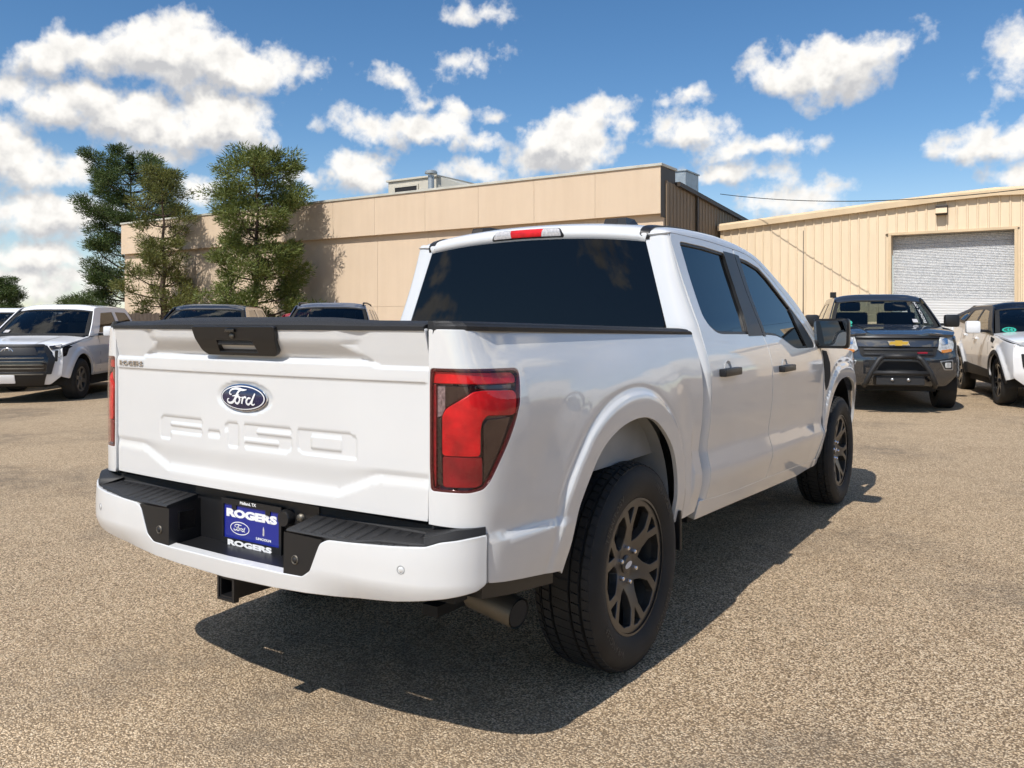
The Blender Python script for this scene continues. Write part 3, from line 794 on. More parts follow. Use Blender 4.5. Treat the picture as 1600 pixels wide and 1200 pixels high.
pine((-43.9, 26.4, -.2), 11.4, 11, "dark green pine leaning behind the left corner of the building", ND_DARK,
     [(.10, 3.7), (.22, 3.6), (.4, 3.2), (.58, 3.0), (.74, 2.8), (.86, 2.4), (.95, 1.8), (1, .6)], lean=(-.4, .0), density=1.15, az_bias=(-2.56, .10))
pine((-33.66, 21.4, gz(-33.66, 21.4)), 8.75, 5, "thin olive coloured pine with sparse branches, middle of three", ND_OLIVE,
     [(.10, 2.3), (.28, 2.1), (.42, 1.9), (.55, 1.2), (.7, 1.5), (.85, 1.2), (.95, .95), (1, .4)], density=.8)
pine((-25.95, 20.5, gz(-25.95, 20.5)), 8.6, 8, "bushy green pine casting its shadow on the stucco wall", ND_MID,
     [(.06, 2.4), (.16, 2.5), (.3, 2.0), (.42, 2.3), (.55, 1.8), (.68, 2.0), (.8, 1.7), (.92, 1.35), (1, .5)], density=1.1)
pine((-69.6, 30.9, -.3), 5.2, 21, "small dark pine at the far left edge", ND_DARK,
     [(.1, 2.0), (.4, 2.1), (.7, 1.7), (.9, 1.0), (1, .4)], density=1.0)

# ------------------------------------------------------------------ the white pickup (origin: ground below the middle of its rear axle, +Y forward)
def mat_paint(name, col, flake=0.0, rough=.45, coat=1.0, ior=1.9):
    m, N, L, b = new_mat(name)
    b.inputs['Base Color'].default_value = (*col, 1); b.inputs['Roughness'].default_value = rough
    b.inputs['Coat Weight'].default_value = coat; b.inputs['Coat Roughness'].default_value = .012; b.inputs['Coat IOR'].default_value = ior
    b.inputs['Metallic'].default_value = flake
    tc = N.new('ShaderNodeTexCoord')
    b.inputs['Specular IOR Level'].default_value = .25
    # faint dust and slight orange peel
    n = N.new('ShaderNodeTexNoise'); n.inputs['Scale'].default_value = 3.0; n.inputs['Detail'].default_value = 7; L.new(tc.outputs['Object'], n.inputs['Vector'])
    r = N.new('ShaderNodeMapRange'); r.inputs['From Min'].default_value = .35; r.inputs['From Max'].default_value = .75; r.inputs['To Min'].default_value = 1.0; r.inputs['To Max'].default_value = .955; L.new(n.outputs['Fac'], r.inputs['Value'])
    s = N.new('ShaderNodeVectorMath'); s.operation = 'SCALE'; s.inputs[0].default_value = col; L.new(r.outputs[0], s.inputs[3]); L.new(s.outputs[0], b.inputs['Base Color'])
    n2 = N.new('ShaderNodeTexNoise'); n2.inputs['Scale'].default_value = 130; n2.inputs['Detail'].default_value = 1; L.new(tc.outputs['Object'], n2.inputs['Vector'])
    bp = N.new('ShaderNodeBump'); bp.inputs['Strength'].default_value = .03; bp.inputs['Distance'].default_value = .001; L.new(n2.outputs['Fac'], bp.inputs['Height']); L.new(bp.outputs[0], b.inputs['Coat Normal'])
    return m
def mat_glass(name, tint=(.0015, .002, .0025), ior=1.52):
    m, N, L, b = new_mat(name)
    b.inputs['Base Color'].default_value = (*tint, 1); b.inputs['Roughness'].default_value = .0; b.inputs['IOR'].default_value = ior
    b.inputs['Specular IOR Level'].default_value = .5
    return m
M_WHITE = mat_paint("white_paint", (.70, .702, .695))
M_PLAS = simple("black_textured_plastic", (.016, .016, .017), .55, bump=.35, bscale=900)
M_PLAS2 = simple("black_satin_plastic", (.010, .010, .011), .38)
M_GLOSSBLK = simple("gloss_black", (.006, .006, .007), .12, coat=.6)
M_RUB = simple("tyre_rubber", (.016, .0155, .015), .72, bump=.25, bscale=300, var=.25, vscale=9)
M_RIM = simple("dark_grey_alloy", (.12, .115, .108), .34, metal=.75, var=.08)
M_CHROME = simple("chrome", (.75, .75, .76), .12, metal=1.0)
M_STEEL = simple("dull_steel", (.16, .145, .12), .5, metal=.8, var=.2)
M_FRAME = simple("underbody_black", (.012, .012, .012), .8)
M_INNER = simple("inner_panel_grey", (.34, .345, .34), .5, var=.1)
M_GLASS = mat_glass("privacy_glass"); M_RGLASS = mat_glass("rear_privacy_glass", (.0012, .0015, .002), 1.41)
M_RED = simple("red_lens", (.55, .008, .012), .3, coat=0.2, spec=.4, var=.45, vscale=14, bump=.5, bscale=60)
M_RED2 = simple("deep_red_lens", (.20, .004, .009), .3, coat=0.2, var=.35, vscale=18, bump=.4, bscale=80)
M_REDDK = simple("dark_red_bezel", (.060, .002, .005), .12, coat=1.0)
M_SMOKE = simple("smoked_lens", (.016, .012, .010), .10, coat=1.0)
M_CLEAR = simple("clear_lens", (.50, .48, .48), .12, coat=1.0, var=.25, vscale=90)
M_REV = simple("reverse_lens", (.20, .19, .19), .2, coat=1.0, var=.5, vscale=120)
def mat_lens(name, tint, refl=.045):
    m, N, L, b = new_mat(name)
    tr = N.new('ShaderNodeBsdfTransparent'); tr.inputs[0].default_value = (*tint, 1)
    gl = N.new('ShaderNodeBsdfGlossy'); gl.inputs['Roughness'].default_value = .01; gl.inputs[0].default_value = (1, 1, 1, 1)
    lw = N.new('ShaderNodeLayerWeight'); lw.inputs[0].default_value = .5
    pw = N.new('ShaderNodeMath'); pw.operation = 'POWER'; pw.inputs[1].default_value = 4.5; L.new(lw.outputs['Facing'], pw.inputs[0])
    fr = N.new('ShaderNodeMath'); fr.operation = 'MULTIPLY_ADD'; fr.inputs[1].default_value = .9; fr.inputs[2].default_value = refl; L.new(pw.outputs[0], fr.inputs[0])
    mx = N.new('ShaderNodeMixShader'); L.new(fr.outputs[0], mx.inputs[0]); L.new(tr.outputs[0], mx.inputs[1]); L.new(gl.outputs[0], mx.inputs[2])
    L.new(mx.outputs[0], N['Material Output'].inputs[0]); return m
M_OUTER = mat_lens("outer_lens", (1.0, .86, .86), .035)
M_BLUE = simple("emblem_blue", (.004, .007, .055), .18, coat=.8)
M_WHT = simple("white_print", (.80, .80, .80), .4)
M_PBLUE = simple("plate_blue", (.008, .018, .23), .3, coat=.3)
M_SEAT = simple("dark_interior", (.02, .02, .022), .8)

SEC = pchip([(.30, .90), (.40, .935), (.48, .962), (.56, .980), (.64, .991), (.75, .992), (.85, .997), (.95, 1.004), (1.05, 1.008), (1.13, 1.005), (1.20, .995), (1.26, .980), (1.31, .963), (1.376, .942), (1.44, .916), (1.5, .893), (1.58, .864), (1.66, .838), (1.75, .812), (1.83, .790), (1.90, .772)])
CORN = np.array([(.818, -1.128), (.85, -1.124), (.88, -1.117), (.91, -1.106), (.935, -1.090), (.956, -1.068), (.972, -1.040), (.983, -1.008), (.990, -.973), (.995, -.934), (.998, -.89), (1.0, -.84), (1.0, -.80)])
_cl = np.concatenate([[0], np.cumsum(np.hypot(*np.diff(CORN, axis=0).T))])
S0 = -.80 - _cl[-1]
_cx = pchip(list(zip(S0 + _cl, CORN[:, 0]))); _cy = pchip(list(zip(S0 + _cl, CORN[:, 1])))
ARCH_R = [(-.605, .535), (-.575, .64), (-.546, .728), (-.522, .777), (-.469, .851), (-.385, .939), (-.266, .995), (-.148, 1.019), (-.046, 1.022), (.03, 1.010), (.107, .983), (.205, .922), (.285, .850), (.345, .750), (.372, .661), (.386, .560), (.388, .512)]
ARCH_F = [(3.085, .40), (3.095, .50), (3.105, .60), (3.135, .72), (3.19, .82), (3.28, .905), (3.42, .965), (3.58, .985), (3.74, .975), (3.90, .93), (4.03, .85), (4.11, .74), (4.15, .62), (4.165, .50)]
ARCH_R = smooth_poly(ARCH_R, 5); ARCH_F = smooth_poly(ARCH_F, 5)
def polar(A, c):
    th = np.arctan2(np.array(A)[:, 1] - c[1], np.array(A)[:, 0] - c[0]); r = np.hypot(np.array(A)[:, 0] - c[0], np.array(A)[:, 1] - c[1])
    f = pchip(sorted(zip(th, r)))
    def dist(y, z):
        t = np.arctan2(z - c[1], y - c[0]); t = np.where(t < -math.pi / 2, t + 2 * math.pi, t)
        return np.hypot(y - c[0], z - c[1]) - f(t)
    return f, dist
CR, CF_ = (-.10, .50), (3.62, .38)
RHO_R, DIST_R = polar(ARCH_R[::3], CR); RHO_F, DIST_F = polar(ARCH_F[::3], CF_)
FLP = pchip([(0, .026), (.07, .028), (.086, .025), (.105, .012), (.118, .0085), (.135, .010), (.2, .006), (.32, 0), (9, 0)])
_st = pchip([(.50, .806), (.575, .801), (.66, .791), (.79, .779), (1.19, .766), (1.75, .753), (2.61, .718), (2.95, .69), (3.14, .645), (3.3, .60)])
_sb = pchip([(.50, .708), (.557, .704), (.69, .687), (.80, .683), (1.19, .668), (1.755, .653), (2.61, .637), (2.95, .628), (3.14, .622), (3.3, .595)])
_rt = pchip([(-1.3, .762), (-1.06, .759), (-.93, .747), (-.79, .744), (-.61, .736), (-.48, .723)])
_rb = pchip([(-1.3, .738), (-1.06, .736), (-.93, .727), (-.76, .718), (-.50, .700)])
def sstep(x, a, b):
    t = np.clip((x - a) / (b - a), 0, 1); return t * t * (3 - 2 * t)
def strip(y, z):
    """character line low on the doors: surface steps out below a crease and tucks in again"""
    f = sstep(y, .545, .575) * (1 - sstep(y, 2.98, 3.16))
    t, b = _st(y), _sb(y)
    o = np.where(z > t, -.008 * (1 - sstep(z, t, t + .16)), np.where(z > b, -.008 + .021 * (t - z) / np.maximum(t - b, .01), .013 * (1 - sstep(-z, -b, -b + .17))))
    g = (1 - sstep(y, -.72, -.52)) * sstep(y, -1.06, -.98)
    t2, b2 = _rt(y), _rb(y)
    o2 = np.where(z > t2, -.005 * (1 - sstep(z, t2, t2 + .10)), np.where(z > b2, -.005 + .014 * (t2 - z) / np.maximum(t2 - b2, .01), .009 * (1 - sstep(-z, -b2, -b2 + .12))))
    return f * o + g * o2
def side_x(y, z):
    y = np.asarray(y, float); z = np.asarray(z, float)
    P = np.stack([y.ravel(), z.ravel()], -1)
    fl = np.zeros(len(P))
    for DF, c in ((DIST_R, 0.0), (DIST_F, 3.6)):
        near = np.abs(P[:, 0] - c) < 1.05
        if near.any():
            d = np.maximum(DF(P[near, 0], P[near, 1]), 0)
            fd = FLP(d) * (.30 + .70 * sstep(P[near, 1], .52, .84))
            fl[near] = np.maximum(fl[near], fd)
    # shoulder of the bed swells over the wheel, hollow behind and ahead of it
    hol = -.005 * np.exp(-((P[:, 0] + .74) / .16) ** 2 - ((P[:, 1] - .98) / .16) ** 2) - .005 * np.exp(-((P[:, 0] - .50) / .10) ** 2 - ((P[:, 1] - 1.00) / .15) ** 2)
    return SEC(z) + strip(y, z) + (fl + hol).reshape(y.shape)
def S_side(y, z): return side_x(y, z), y, z
def S_bed(s, z):
    w = sstep(s, S0, S0 + .30)
    k = np.where(s < -.80, _cx(np.minimum(s, -.80)) - 1.0, 0.0) + np.minimum(s - S0, 0)
    x = 1.0 + k + (side_x(np.maximum(s, -1.06), z) - 1.0) * w
    return x, np.where(s < -.80, _cy(np.minimum(s, -.80)), s), z
def rake(y): return 1.373 - .0188 * (y + 1.13)

truck = empty("white_pickup")
tag(truck, "large white crew cab pickup with blue dealer plate, seen from its rear corner", "pickup truck")
RX = (1, 0, 0)
LAMP = [(-1.220, 1.257), (-.895, 1.252), (-.878, 1.240), (-.884, 1.202), (-.897, 1.143), (-.920, 1.094), (-.960, 1.026), (-1.000, .962), (-1.029, .915), (-1.052, .893), (-1.095, .885), (-1.219, .888), (-1.2255, .97), (-1.2255, 1.21)]

def build_bed():
    lampo = rounded(LAMP, .012, 3)
    c = np.mean(LAMP, 0)
    hole = [tuple(c + (np.array(p) - c) * np.array([1.022, 1.014])) for p in lampo]
    hole = [(max(p[0], S0 + .0045), p[1]) for p in hole]
    out = [(S0 + .0035, rake(-1.13)), (-1.0, rake(-1.0)), (-.5, rake(-.5)), (0, rake(0)), (.672, rake(.672)), (.672, .55), (.66, .508), (.55, .505)]
    out += [(.43, .508)] + ARCH_R[::-1] + [(-.62, .548), (-.8, .574), (-.95, .595), (-1.02, .607), (-1.035, .625), (-1.037, .74), (-1.050, .768), (-1.09, .780), (S0 + .0035, .787)]
    crest = [(-.602, .826), (-.573, .872), (-.513, .951), (-.435, 1.015), (-.327, 1.070), (-.207, 1.102), (-.094, 1.112), (.010, 1.106), (.117, 1.077), (.204, 1.035), (.302, .961)]
    ys = np.linspace(.575, .668, 5)
    ln = [[(y, float(_st(y))) for y in ys], [(y, float(_sb(y))) for y in ys]]
    yr = np.linspace(-1.02, -.58, 12)
    ln += [[(y, float(_rt(y))) for y in yr], [(y, float(_rb(y))) for y in yr]]
    for d in (.02, .04, .06, .071, .079, .086, .092, .098, .105, .112, .119, .127, .138, .152, .17):
        th = np.linspace(math.radians(166), math.radians(16), 120)
        r = RHO_R(th) + d; ln.append([(CR[0] + rr * math.cos(t), CR[1] + rr * math.sin(t)) for rr, t in zip(r, th)])
    bed = panel("bedside", [out, hole], S_bed, .014, M_WHITE, truck, RX, .018, .0025, ln, skip=lambda G: (DIST_R(G[:, 0], G[:, 1]) < .172) & (np.arctan2(G[:, 1] - CR[1], G[:, 0] - CR[0]) > .24) & (np.arctan2(G[:, 1] - CR[1], G[:, 0] - CR[0]) < 2.93))
    mirror_x(bed, truck)
    # tail lamp: dark red body with raised lenses
    def Sl(off):
        def f(s, z):
            x, y, zz = S_bed(s, z)
            e = 1e-3
            xa, ya, _ = S_bed(s - e, z); xb, yb, _ = S_bed(s + e, z)
            tx, ty = (xb - xa), (yb - ya); l = np.hypot(tx, ty) + 1e-9
            return x + ty / l * off, y - tx / l * off, zz
        return f
    lamp = panel("tail_lamp", [lampo], Sl(-.024), .012, M_REDDK, truck, (1, -1, 0), .04, .002)
    panel("outer_lens", [lampo], Sl(.0), .012, M_OUTER, lamp, (1, -1, 0), 0)
    inner_c = np.mean(LAMP, 0); panel("lens_bezel", [lampo, [tuple(inner_c + (np.array(p) - inner_c) * np.array([.965, .972])) for p in lampo]], Sl(-.001), .012, M_REDDK, lamp, (1, -1, 0), .022, .0015)
    pcs = [("top_lens", M_RED, [(-1.219, 1.246), (-.912, 1.238), (-.897, 1.226), (-.899, 1.209), (-1.165, 1.214), (-1.219, 1.214)], .006),
           ("edge_lens", M_RED2, [(-1.222, 1.207), (-1.211, 1.206), (-1.211, .90), (-1.219, .898)], .002),
           ("reverse_lens", M_REV, [(-1.207, 1.202), (-1.181, 1.202), (-1.183, 1.134), (-1.193, 1.115), (-1.208, 1.109)], .003),
           ("mesh_lens", M_SMOKE, [(-1.177, 1.202), (-1.086, 1.202), (-1.096, 1.189), (-1.149, 1.157), (-1.178, 1.138)], .003),
           ("connector_trim", M_SMOKE, [(-1.067, 1.205), (-.905, 1.201), (-.908, 1.190), (-1.068, 1.195)], .002),
           ("brake_lens", M_RED, [(-1.183, 1.115), (-1.170, 1.135), (-1.080, 1.184), (-1.042, 1.187), (-.914, 1.181), (-.905, 1.168), (-.913, 1.117), (-.930, 1.111), (-1.040, 1.117), (-1.060, 1.097), (-1.066, 1.069), (-1.066, .995), (-1.183, .997)], .010),
           ("lower_lens", M_RED2, [(-1.183, .991), (-1.058, .988), (-1.054, .908), (-1.075, .901), (-1.181, .902)], .008),
           ("side_lens", M_SMOKE, [(-1.048, 1.085), (-1.032, 1.100), (-.930, 1.101), (-.939, 1.075), (-.977, 1.017), (-1.023, .943), (-1.044, .912)], .006)]
    for nm, mt, poly, r in pcs:
        panel(nm, [rounded(poly, r, 3)], Sl({'brake_lens': -.007, 'top_lens': -.009, 'lower_lens': -.010, 'side_lens': -.014, 'edge_lens': -.010}.get(nm, -.018)), .010, mt, lamp, (1, -1, 0), .014, .003)
    for k in range(11):
        z1 = 1.104 - k * .0183
        panel("led_segment", [[(-1.207, z1), (-1.193, z1), (-1.192 + .0006 * k, z1 - .0155), (-1.205 + .0004 * k, z1 - .0155)]], Sl(-.015), .01, M_SMOKE, lamp, (1, -1, 0), .006, .0012)
    mirror_x(lamp, truck)
    # rail caps
    def capprof(y):
        z = rake(y)
        return [(.955, z - .001), (.957, z + .012), (.950, z + .017), (.947, z + .014), (.940, z + .022), (.930, z + .026), (.925, z + .023), (.915, z + .028), (.82, z + .028), (.815, z + .02), (.815, z - .06)]
    ysc = [-1.126, -1.115, -1.10, -1.075, -1.04, -1.0, -.9, -.5, 0, .5, .60, .655, .668]
    CAPX = pchip([(-1.128, .835), (-1.115, .870), (-1.10, .900), (-1.075, .926), (-1.04, .942), (-1.0, .951), (-.9, .957), (0, .957)])
    V = []; 
    for y in ysc:
        pr = capprof(y)
        if y > .62: pr = [(x, rake(y) - .001 + (z - rake(y) + .001) * (.95 if y < .66 else .25)) for x, z in pr]
        if y < -.95: pr = [(.815 + (x - .815) * (float(CAPX(y)) - .815) / .142, z) for x, z in pr]
        V += [(x, y, z) for x, z in pr]
    m = len(capprof(0))
    F = [(i * m + j, i * m + j + 1, (i + 1) * m + j + 1, (i + 1) * m + j) for i in range(len(ysc) - 1) for j in range(m - 1)] + [tuple(range(m))[::-1]]
    cap = mesh_obj("bed_rail_cap", V, F, M_PLAS, truck)
    mirror_x(cap, truck)
    # rear quarter of the cap sits over the corner
    # bed inside
    b = MB(); b.box(-.80, .80, -1.08, .64, .78, .82); b.build("bed_floor", M_INNER, truck)
    MB().box(.80, .90, -1.08, .64, .82, 1.34).build("bed_inner_wall", M_INNER, truck); MB().box(-.90, -.80, -1.08, .64, .82, 1.34).build("bed_inner_wall", M_INNER, truck)
    MB().box(-.90, .90, .60, .64, .82, 1.34).build("bed_front_wall", M_INNER, truck)
    # wheelhouse: liner seen through the arch
    pts = [(-.585, .575), (-.57, .62), (-.50, .80), (-.36, .96), (-.15, 1.045), (.06, 1.03), (.22, .95), (.33, .82), (.385, .66), (.40, .45)]
    pts = smooth_poly(pts, 4)
    V = []; F = []
    for x in (.60, .955):
        V += [(x, y, z) for y, z in pts]
    n = len(pts)
    F = [(i, i + 1, n + i + 1, n + i) for i in range(n - 1)]
    lin = mesh_obj("wheel_liner", V, F, M_INNER, truck, True)
    mirror_x(lin, truck)
    iw = MB().prism(pts, 'x', .595, .60).build("wheelhouse_wall", M_INNER, truck); mirror_x(iw, truck)
    fl = MB().box(.88, 1.0, .415, .432, .385, .56, .004).build("mud_flap", M_PLAS2, truck); mirror_x(fl, truck)
    # dark structure behind the panel gaps
    MB().box(.80, .90, -1.09, -.62, .62, 1.30).build("inner_structure", M_FRAME, truck); MB().box(-.90, -.80, -1.09, -.62, .62, 1.30).build("inner_structure", M_FRAME, truck)
    MB().box(.80, .93, .42, .68, .52, 1.30).build("inner_structure", M_FRAME, truck); MB().box(-.93, -.80, .42, .68, .52, 1.30).build("inner_structure", M_FRAME, truck)
    va = MB().prism([(-.62, .56), (-.62, .50), (-.9, .535), (-1.04, .56), (-1.04, .62)], 'x', .90, .955).build("rear_valance", M_PLAS2, truck); mirror_x(va, truck)
build_bed()

# tailgate ----------------------------------------------------------
LET = {"F": [[(-.503, 1.024), (-.485, 1.037), (-.237, 1.037), (-.237, 1.014), (-.434, 1.014), (-.434, 1.002), (-.237, 1.002), (-.237, .979), (-.434, .979), (-.434, .952), (-.503, .952)]],
       "-": [[(-.203, .980), (-.131, .980), (-.131, 1.001), (-.203, 1.001)]],
       "1": [[(-.107, 1.027), (-.089, 1.037), (-.030, 1.037), (-.030, .952), (-.088, .952), (-.088, 1.007), (-.107, 1.007)]],
       "5": [[(-.001, 1.037), (.240, 1.037), (.240, 1.018), (.066, 1.018), (.066, 1.007), (.242, 1.007), (.242, .969), (.220, .953), (.001, .953), (.001, .973), (.178, .973), (.178, .986), (-.001, .986)]],
       "0": [[(.268, 1.038), (.505, 1.038), (.532, 1.026), (.532, .954), (.300, .954), (.268, .968)], [(.332, 1.017), (.467, 1.017), (.467, .977), (.332, .977)]]}
def _zc(x):
    return np.interp(np.abs(x), [0, .455, .60, .63, .9], [.827, .827, .880, .885, .889])
def tail_y(x, z):
    x = np.asarray(x, float); z = np.asarray(z, float)
    q = (x / .81) ** 2
    y = -1.148 + .028 * q
    ax = np.abs(x)
    U = np.interp(z, [1.258, 1.264, 1.276, 1.322, 1.338, 1.39], [0, .004, .017, -.020, -.030, -.042])
    Us = np.interp(z, [1.250, 1.262, 1.30, 1.39], [0, .009, .000, -.018])
    xb = .475 + np.clip(1.323 - z, 0, .06) * 1.9
    w = 1 - sstep(ax, xb, xb + np.interp(z, [1.30, 1.345], [.045, .10]))
    y = y + w * U * (1 - .12 * q) + (1 - w) * Us
    y = y + np.where((z > 1.2) & (z < 1.262), -.004 * sstep(z, 1.210, 1.2165), np.where(z >= 1.262, -.004, 0)) * 1.0
    zc = _zc(x); amp = np.interp(ax, [0, .45, .62, .9], [.008, .008, .005, .004])
    zs = .935
    y = y + amp * np.where(z > zc + .030, sstep(zs - z, 0, np.maximum(zs - zc - .030, .01)) ** .9, np.where(z > zc, (z - zc) / .030, 0))
    d = np.hypot((x - 0) / .158, (z - 1.130) / .062)
    y = y + .006 * (1 - sstep(d, .78, 1.0))
    return y
def tail_y_let(x, z):
    y = tail_y(x, z)
    P = np.stack([x.ravel(), z.ravel()], -1); dep = np.zeros(len(P))
    box = (P[:, 1] > .94) & (P[:, 1] < 1.05) & (np.abs(P[:, 0]) < .56)
    if box.any():
        Q = P[box]; dd = np.zeros(len(Q))
        for loops in LET.values():
            ins = inside_poly(Q, loops[0]); D = poly_dist(Q, loops[0])
            for h in loops[1:]:
                ins &= ~inside_poly(Q, h); D = np.minimum(D, poly_dist(Q, h))
            dd = np.maximum(dd, np.where(ins, .0019 * sstep(D, 0, .0016), 0))
        dep[box] = dd
    return y + dep.reshape(y.shape)
def S_tail(x, z): return x, tail_y_let(x, z), z
def shrink(poly, d):
    P = np.array(poly, float); n = len(P); out = []
    A = 0.5 * np.sum(P[:, 0] * np.roll(P[:, 1], -1) - np.roll(P[:, 0], -1) * P[:, 1]); sg = 1 if A > 0 else -1
    for i in range(n):
        a = P[i] - P[i - 1]; b = P[(i + 1) % n] - P[i]; a /= np.hypot(*a); b /= np.hypot(*b)
        na = np.array([-a[1], a[0]]) * sg; nb = np.array([-b[1], b[0]]) * sg
        m = na + nb; m /= max(1e-6, (m @ na)); out.append(tuple(P[i] + m * d))
    return out
def build_tailgate():
    W = .8105
    out = [(-W, 1.374), (W, 1.374), (W + .004, 1.30), (W + .002, .95), (W - .002, .792), (-W + .002, .792), (-W - .002, .95), (-W - .004, 1.30)]
    ln = []
    xs = list(np.linspace(-W + .01, W - .01, 60))
    for z in (1.212, 1.2165): ln.append([(x, z) for x in xs])
    for z in (1.264, 1.276, 1.322, 1.338): ln.append([(x, z) for x in np.linspace(-.60, .60, 50)])
    for sg in (-1, 1):
        for dx in (0, .045): ln.append([(sg * (.475 + (1.323 - z) * 1.9 + dx), z) for z in (1.321, 1.31, 1.30, 1.29, 1.28, 1.277)])
    for z0 in (0, .030): ln.append([(x, float(_zc(x)) + z0) for x in np.linspace(-W + .01, W - .01, 90)])
    for loops in LET.values():
        for k, l in enumerate(loops):
            c = l + [l[0]]; ln.append(c)
            s = shrink(l, .0016 if k == 0 else -.0016); ln.append(s + [s[0]])
    tg = panel("tailgate", [out], S_tail, .009, M_WHITE, truck, (0, -1, 0), .03, .0025, ln)
    MB().box(-.80, .80, -1.105, -1.07, .80, 1.36).build("inner_structure", M_FRAME, tg)
    # black spoiler trim along the top
    xs = [-.8115, -.80, -.60, -.50, -.42, -.2, 0, .2, .42, .50, .60, .80, .8115]
    up = [.021, .024, .026, .030, .036, .038, .038, .038, .036, .030, .026, .024, .021]
    V = []; F = []
    for x, u in zip(xs, up):
        y0 = float(tail_y(np.array([x]), np.array([1.373]))[0])
        z = 1.3765
        V += [(x, y0 - .003, z - .006), (x, y0 - .004, z + u * .30), (x, y0 + .008, z + u * .62), (x, y0 + .05, z + u), (x, -1.085, z + u * .96), (x, -1.075, z + u * .7), (x, -1.075, z - .03)]
    m = 7
    F = [(i * m + j, i * m + j + 1, (i + 1) * m + j + 1, (i + 1) * m + j) for i in range(len(xs) - 1) for j in range(m - 1)]
    F += [tuple(range(m)), tuple((len(xs) - 1) * m + j for j in range(m - 1, -1, -1))]
    mesh_obj("top_trim", V, [f[::-1] for f in F], M_PLAS, tg, True).data.set_sharp_from_angle(angle=math.radians(35))
    # handle bezel
    def Sh(off):
        return lambda x, z: (x, tail_y(np.clip(x, -.2, .2) * 0 + 0.0, z) * 0 + np.interp(z, [1.26, 1.283, 1.30, 1.335, 1.38], [-1.150, -1.160, -1.172, -1.190, -1.202]) - off, z)
    bez = [(-.218, 1.379), (.218, 1.379), (.214, 1.345), (.200, 1.300), (.185, 1.283), (-.150, 1.283), (-.175, 1.300), (-.205, 1.345)]
    bez = [(-.218, 1.379), (.218, 1.379), (.212, 1.345), (.196, 1.292), (.178, 1.281), (-.178, 1.281), (-.196, 1.292), (-.212, 1.345)]
    pull = [(-.095, 1.335), (.095, 1.335), (.105, 1.289), (-.105, 1.289)]
    h = panel("tailgate_handle", [rounded(bez, .008, 3), rounded(pull, .006, 2)], Sh(.004), .012, M_PLAS2, tg, (0, -1, 0), .03, .003)
    panel("pull_pocket", [pull], Sh(-.028), .03, M_FRAME, h, (0, -1, 0), 0)
    MB().box(-.098, .098, -1.185, -1.165, 1.316, 1.338, .004).build("pull_lever", M_PLAS, h)
    MB().box(-.024, .024, -1.212, -1.195, 1.362, 1.374, .002).build("camera_lens", M_GLOSSBLK, h)
    MB().lathe([(.001, .004), (.009, .004), (.011, 0)], (0, -1.200, 1.350), (0, -1, 0), 16).build("lock_cylinder", M_STEEL, h, smooth=True)
    # oval emblem
    def ell(a, b, n=64): return [(a * math.cos(2 * math.pi * k / n), 1.130 + b * math.sin(2 * math.pi * k / n)) for k in range(n)]
    ye = -1.1505
    def dome(off, a=.121, b=.0475): return lambda x, z: (x, ye - off - .008 * (1 - (x / a) ** 2 - ((z - 1.130) / b) ** 2), z)
    e = panel("oval_emblem", [ell(.121, .0475)], dome(.0), .012, M_CHROME, tg, (0, -1, 0), .006, .0015)
    panel("blue_field", [ell(.1195, .0460)], dome(.0012), .012, M_BLUE, e, (0, -1, 0), 0)
    panel("white_ring", [ell(.1150, .0425), ell(.1105, .0390)], dome(.0022), .01, M_WHT, e, (0, -1, 0), 0)
    script_ford(e, 0, 1.130, 1.0, lambda x, z: ye - .0028 - .008 * (1 - (x / .121) ** 2 - ((z - 1.130) / .0475) ** 2), "emblem_script")
    # dealer badge on the left
    V, Fc = text_mesh("ROGERS", .0245, 0, .0018, .0009, 1.12)
    wd = V[:, 0].max() - V[:, 0].min(); V[:, 0] *= .172 / wd
    V3 = np.stack([V[:, 0] - .703, -1.1305 - V[:, 2] + 0 * V[:, 0], V[:, 1] + 1.232], -1)
    V3[:, 1] = tail_y(V3[:, 0], np.full(len(V3), 1.232)) - .003 - V[:, 2]
    mesh_obj("dealer_badge", V3, Fc, M_CHROME, tg)
    return tg
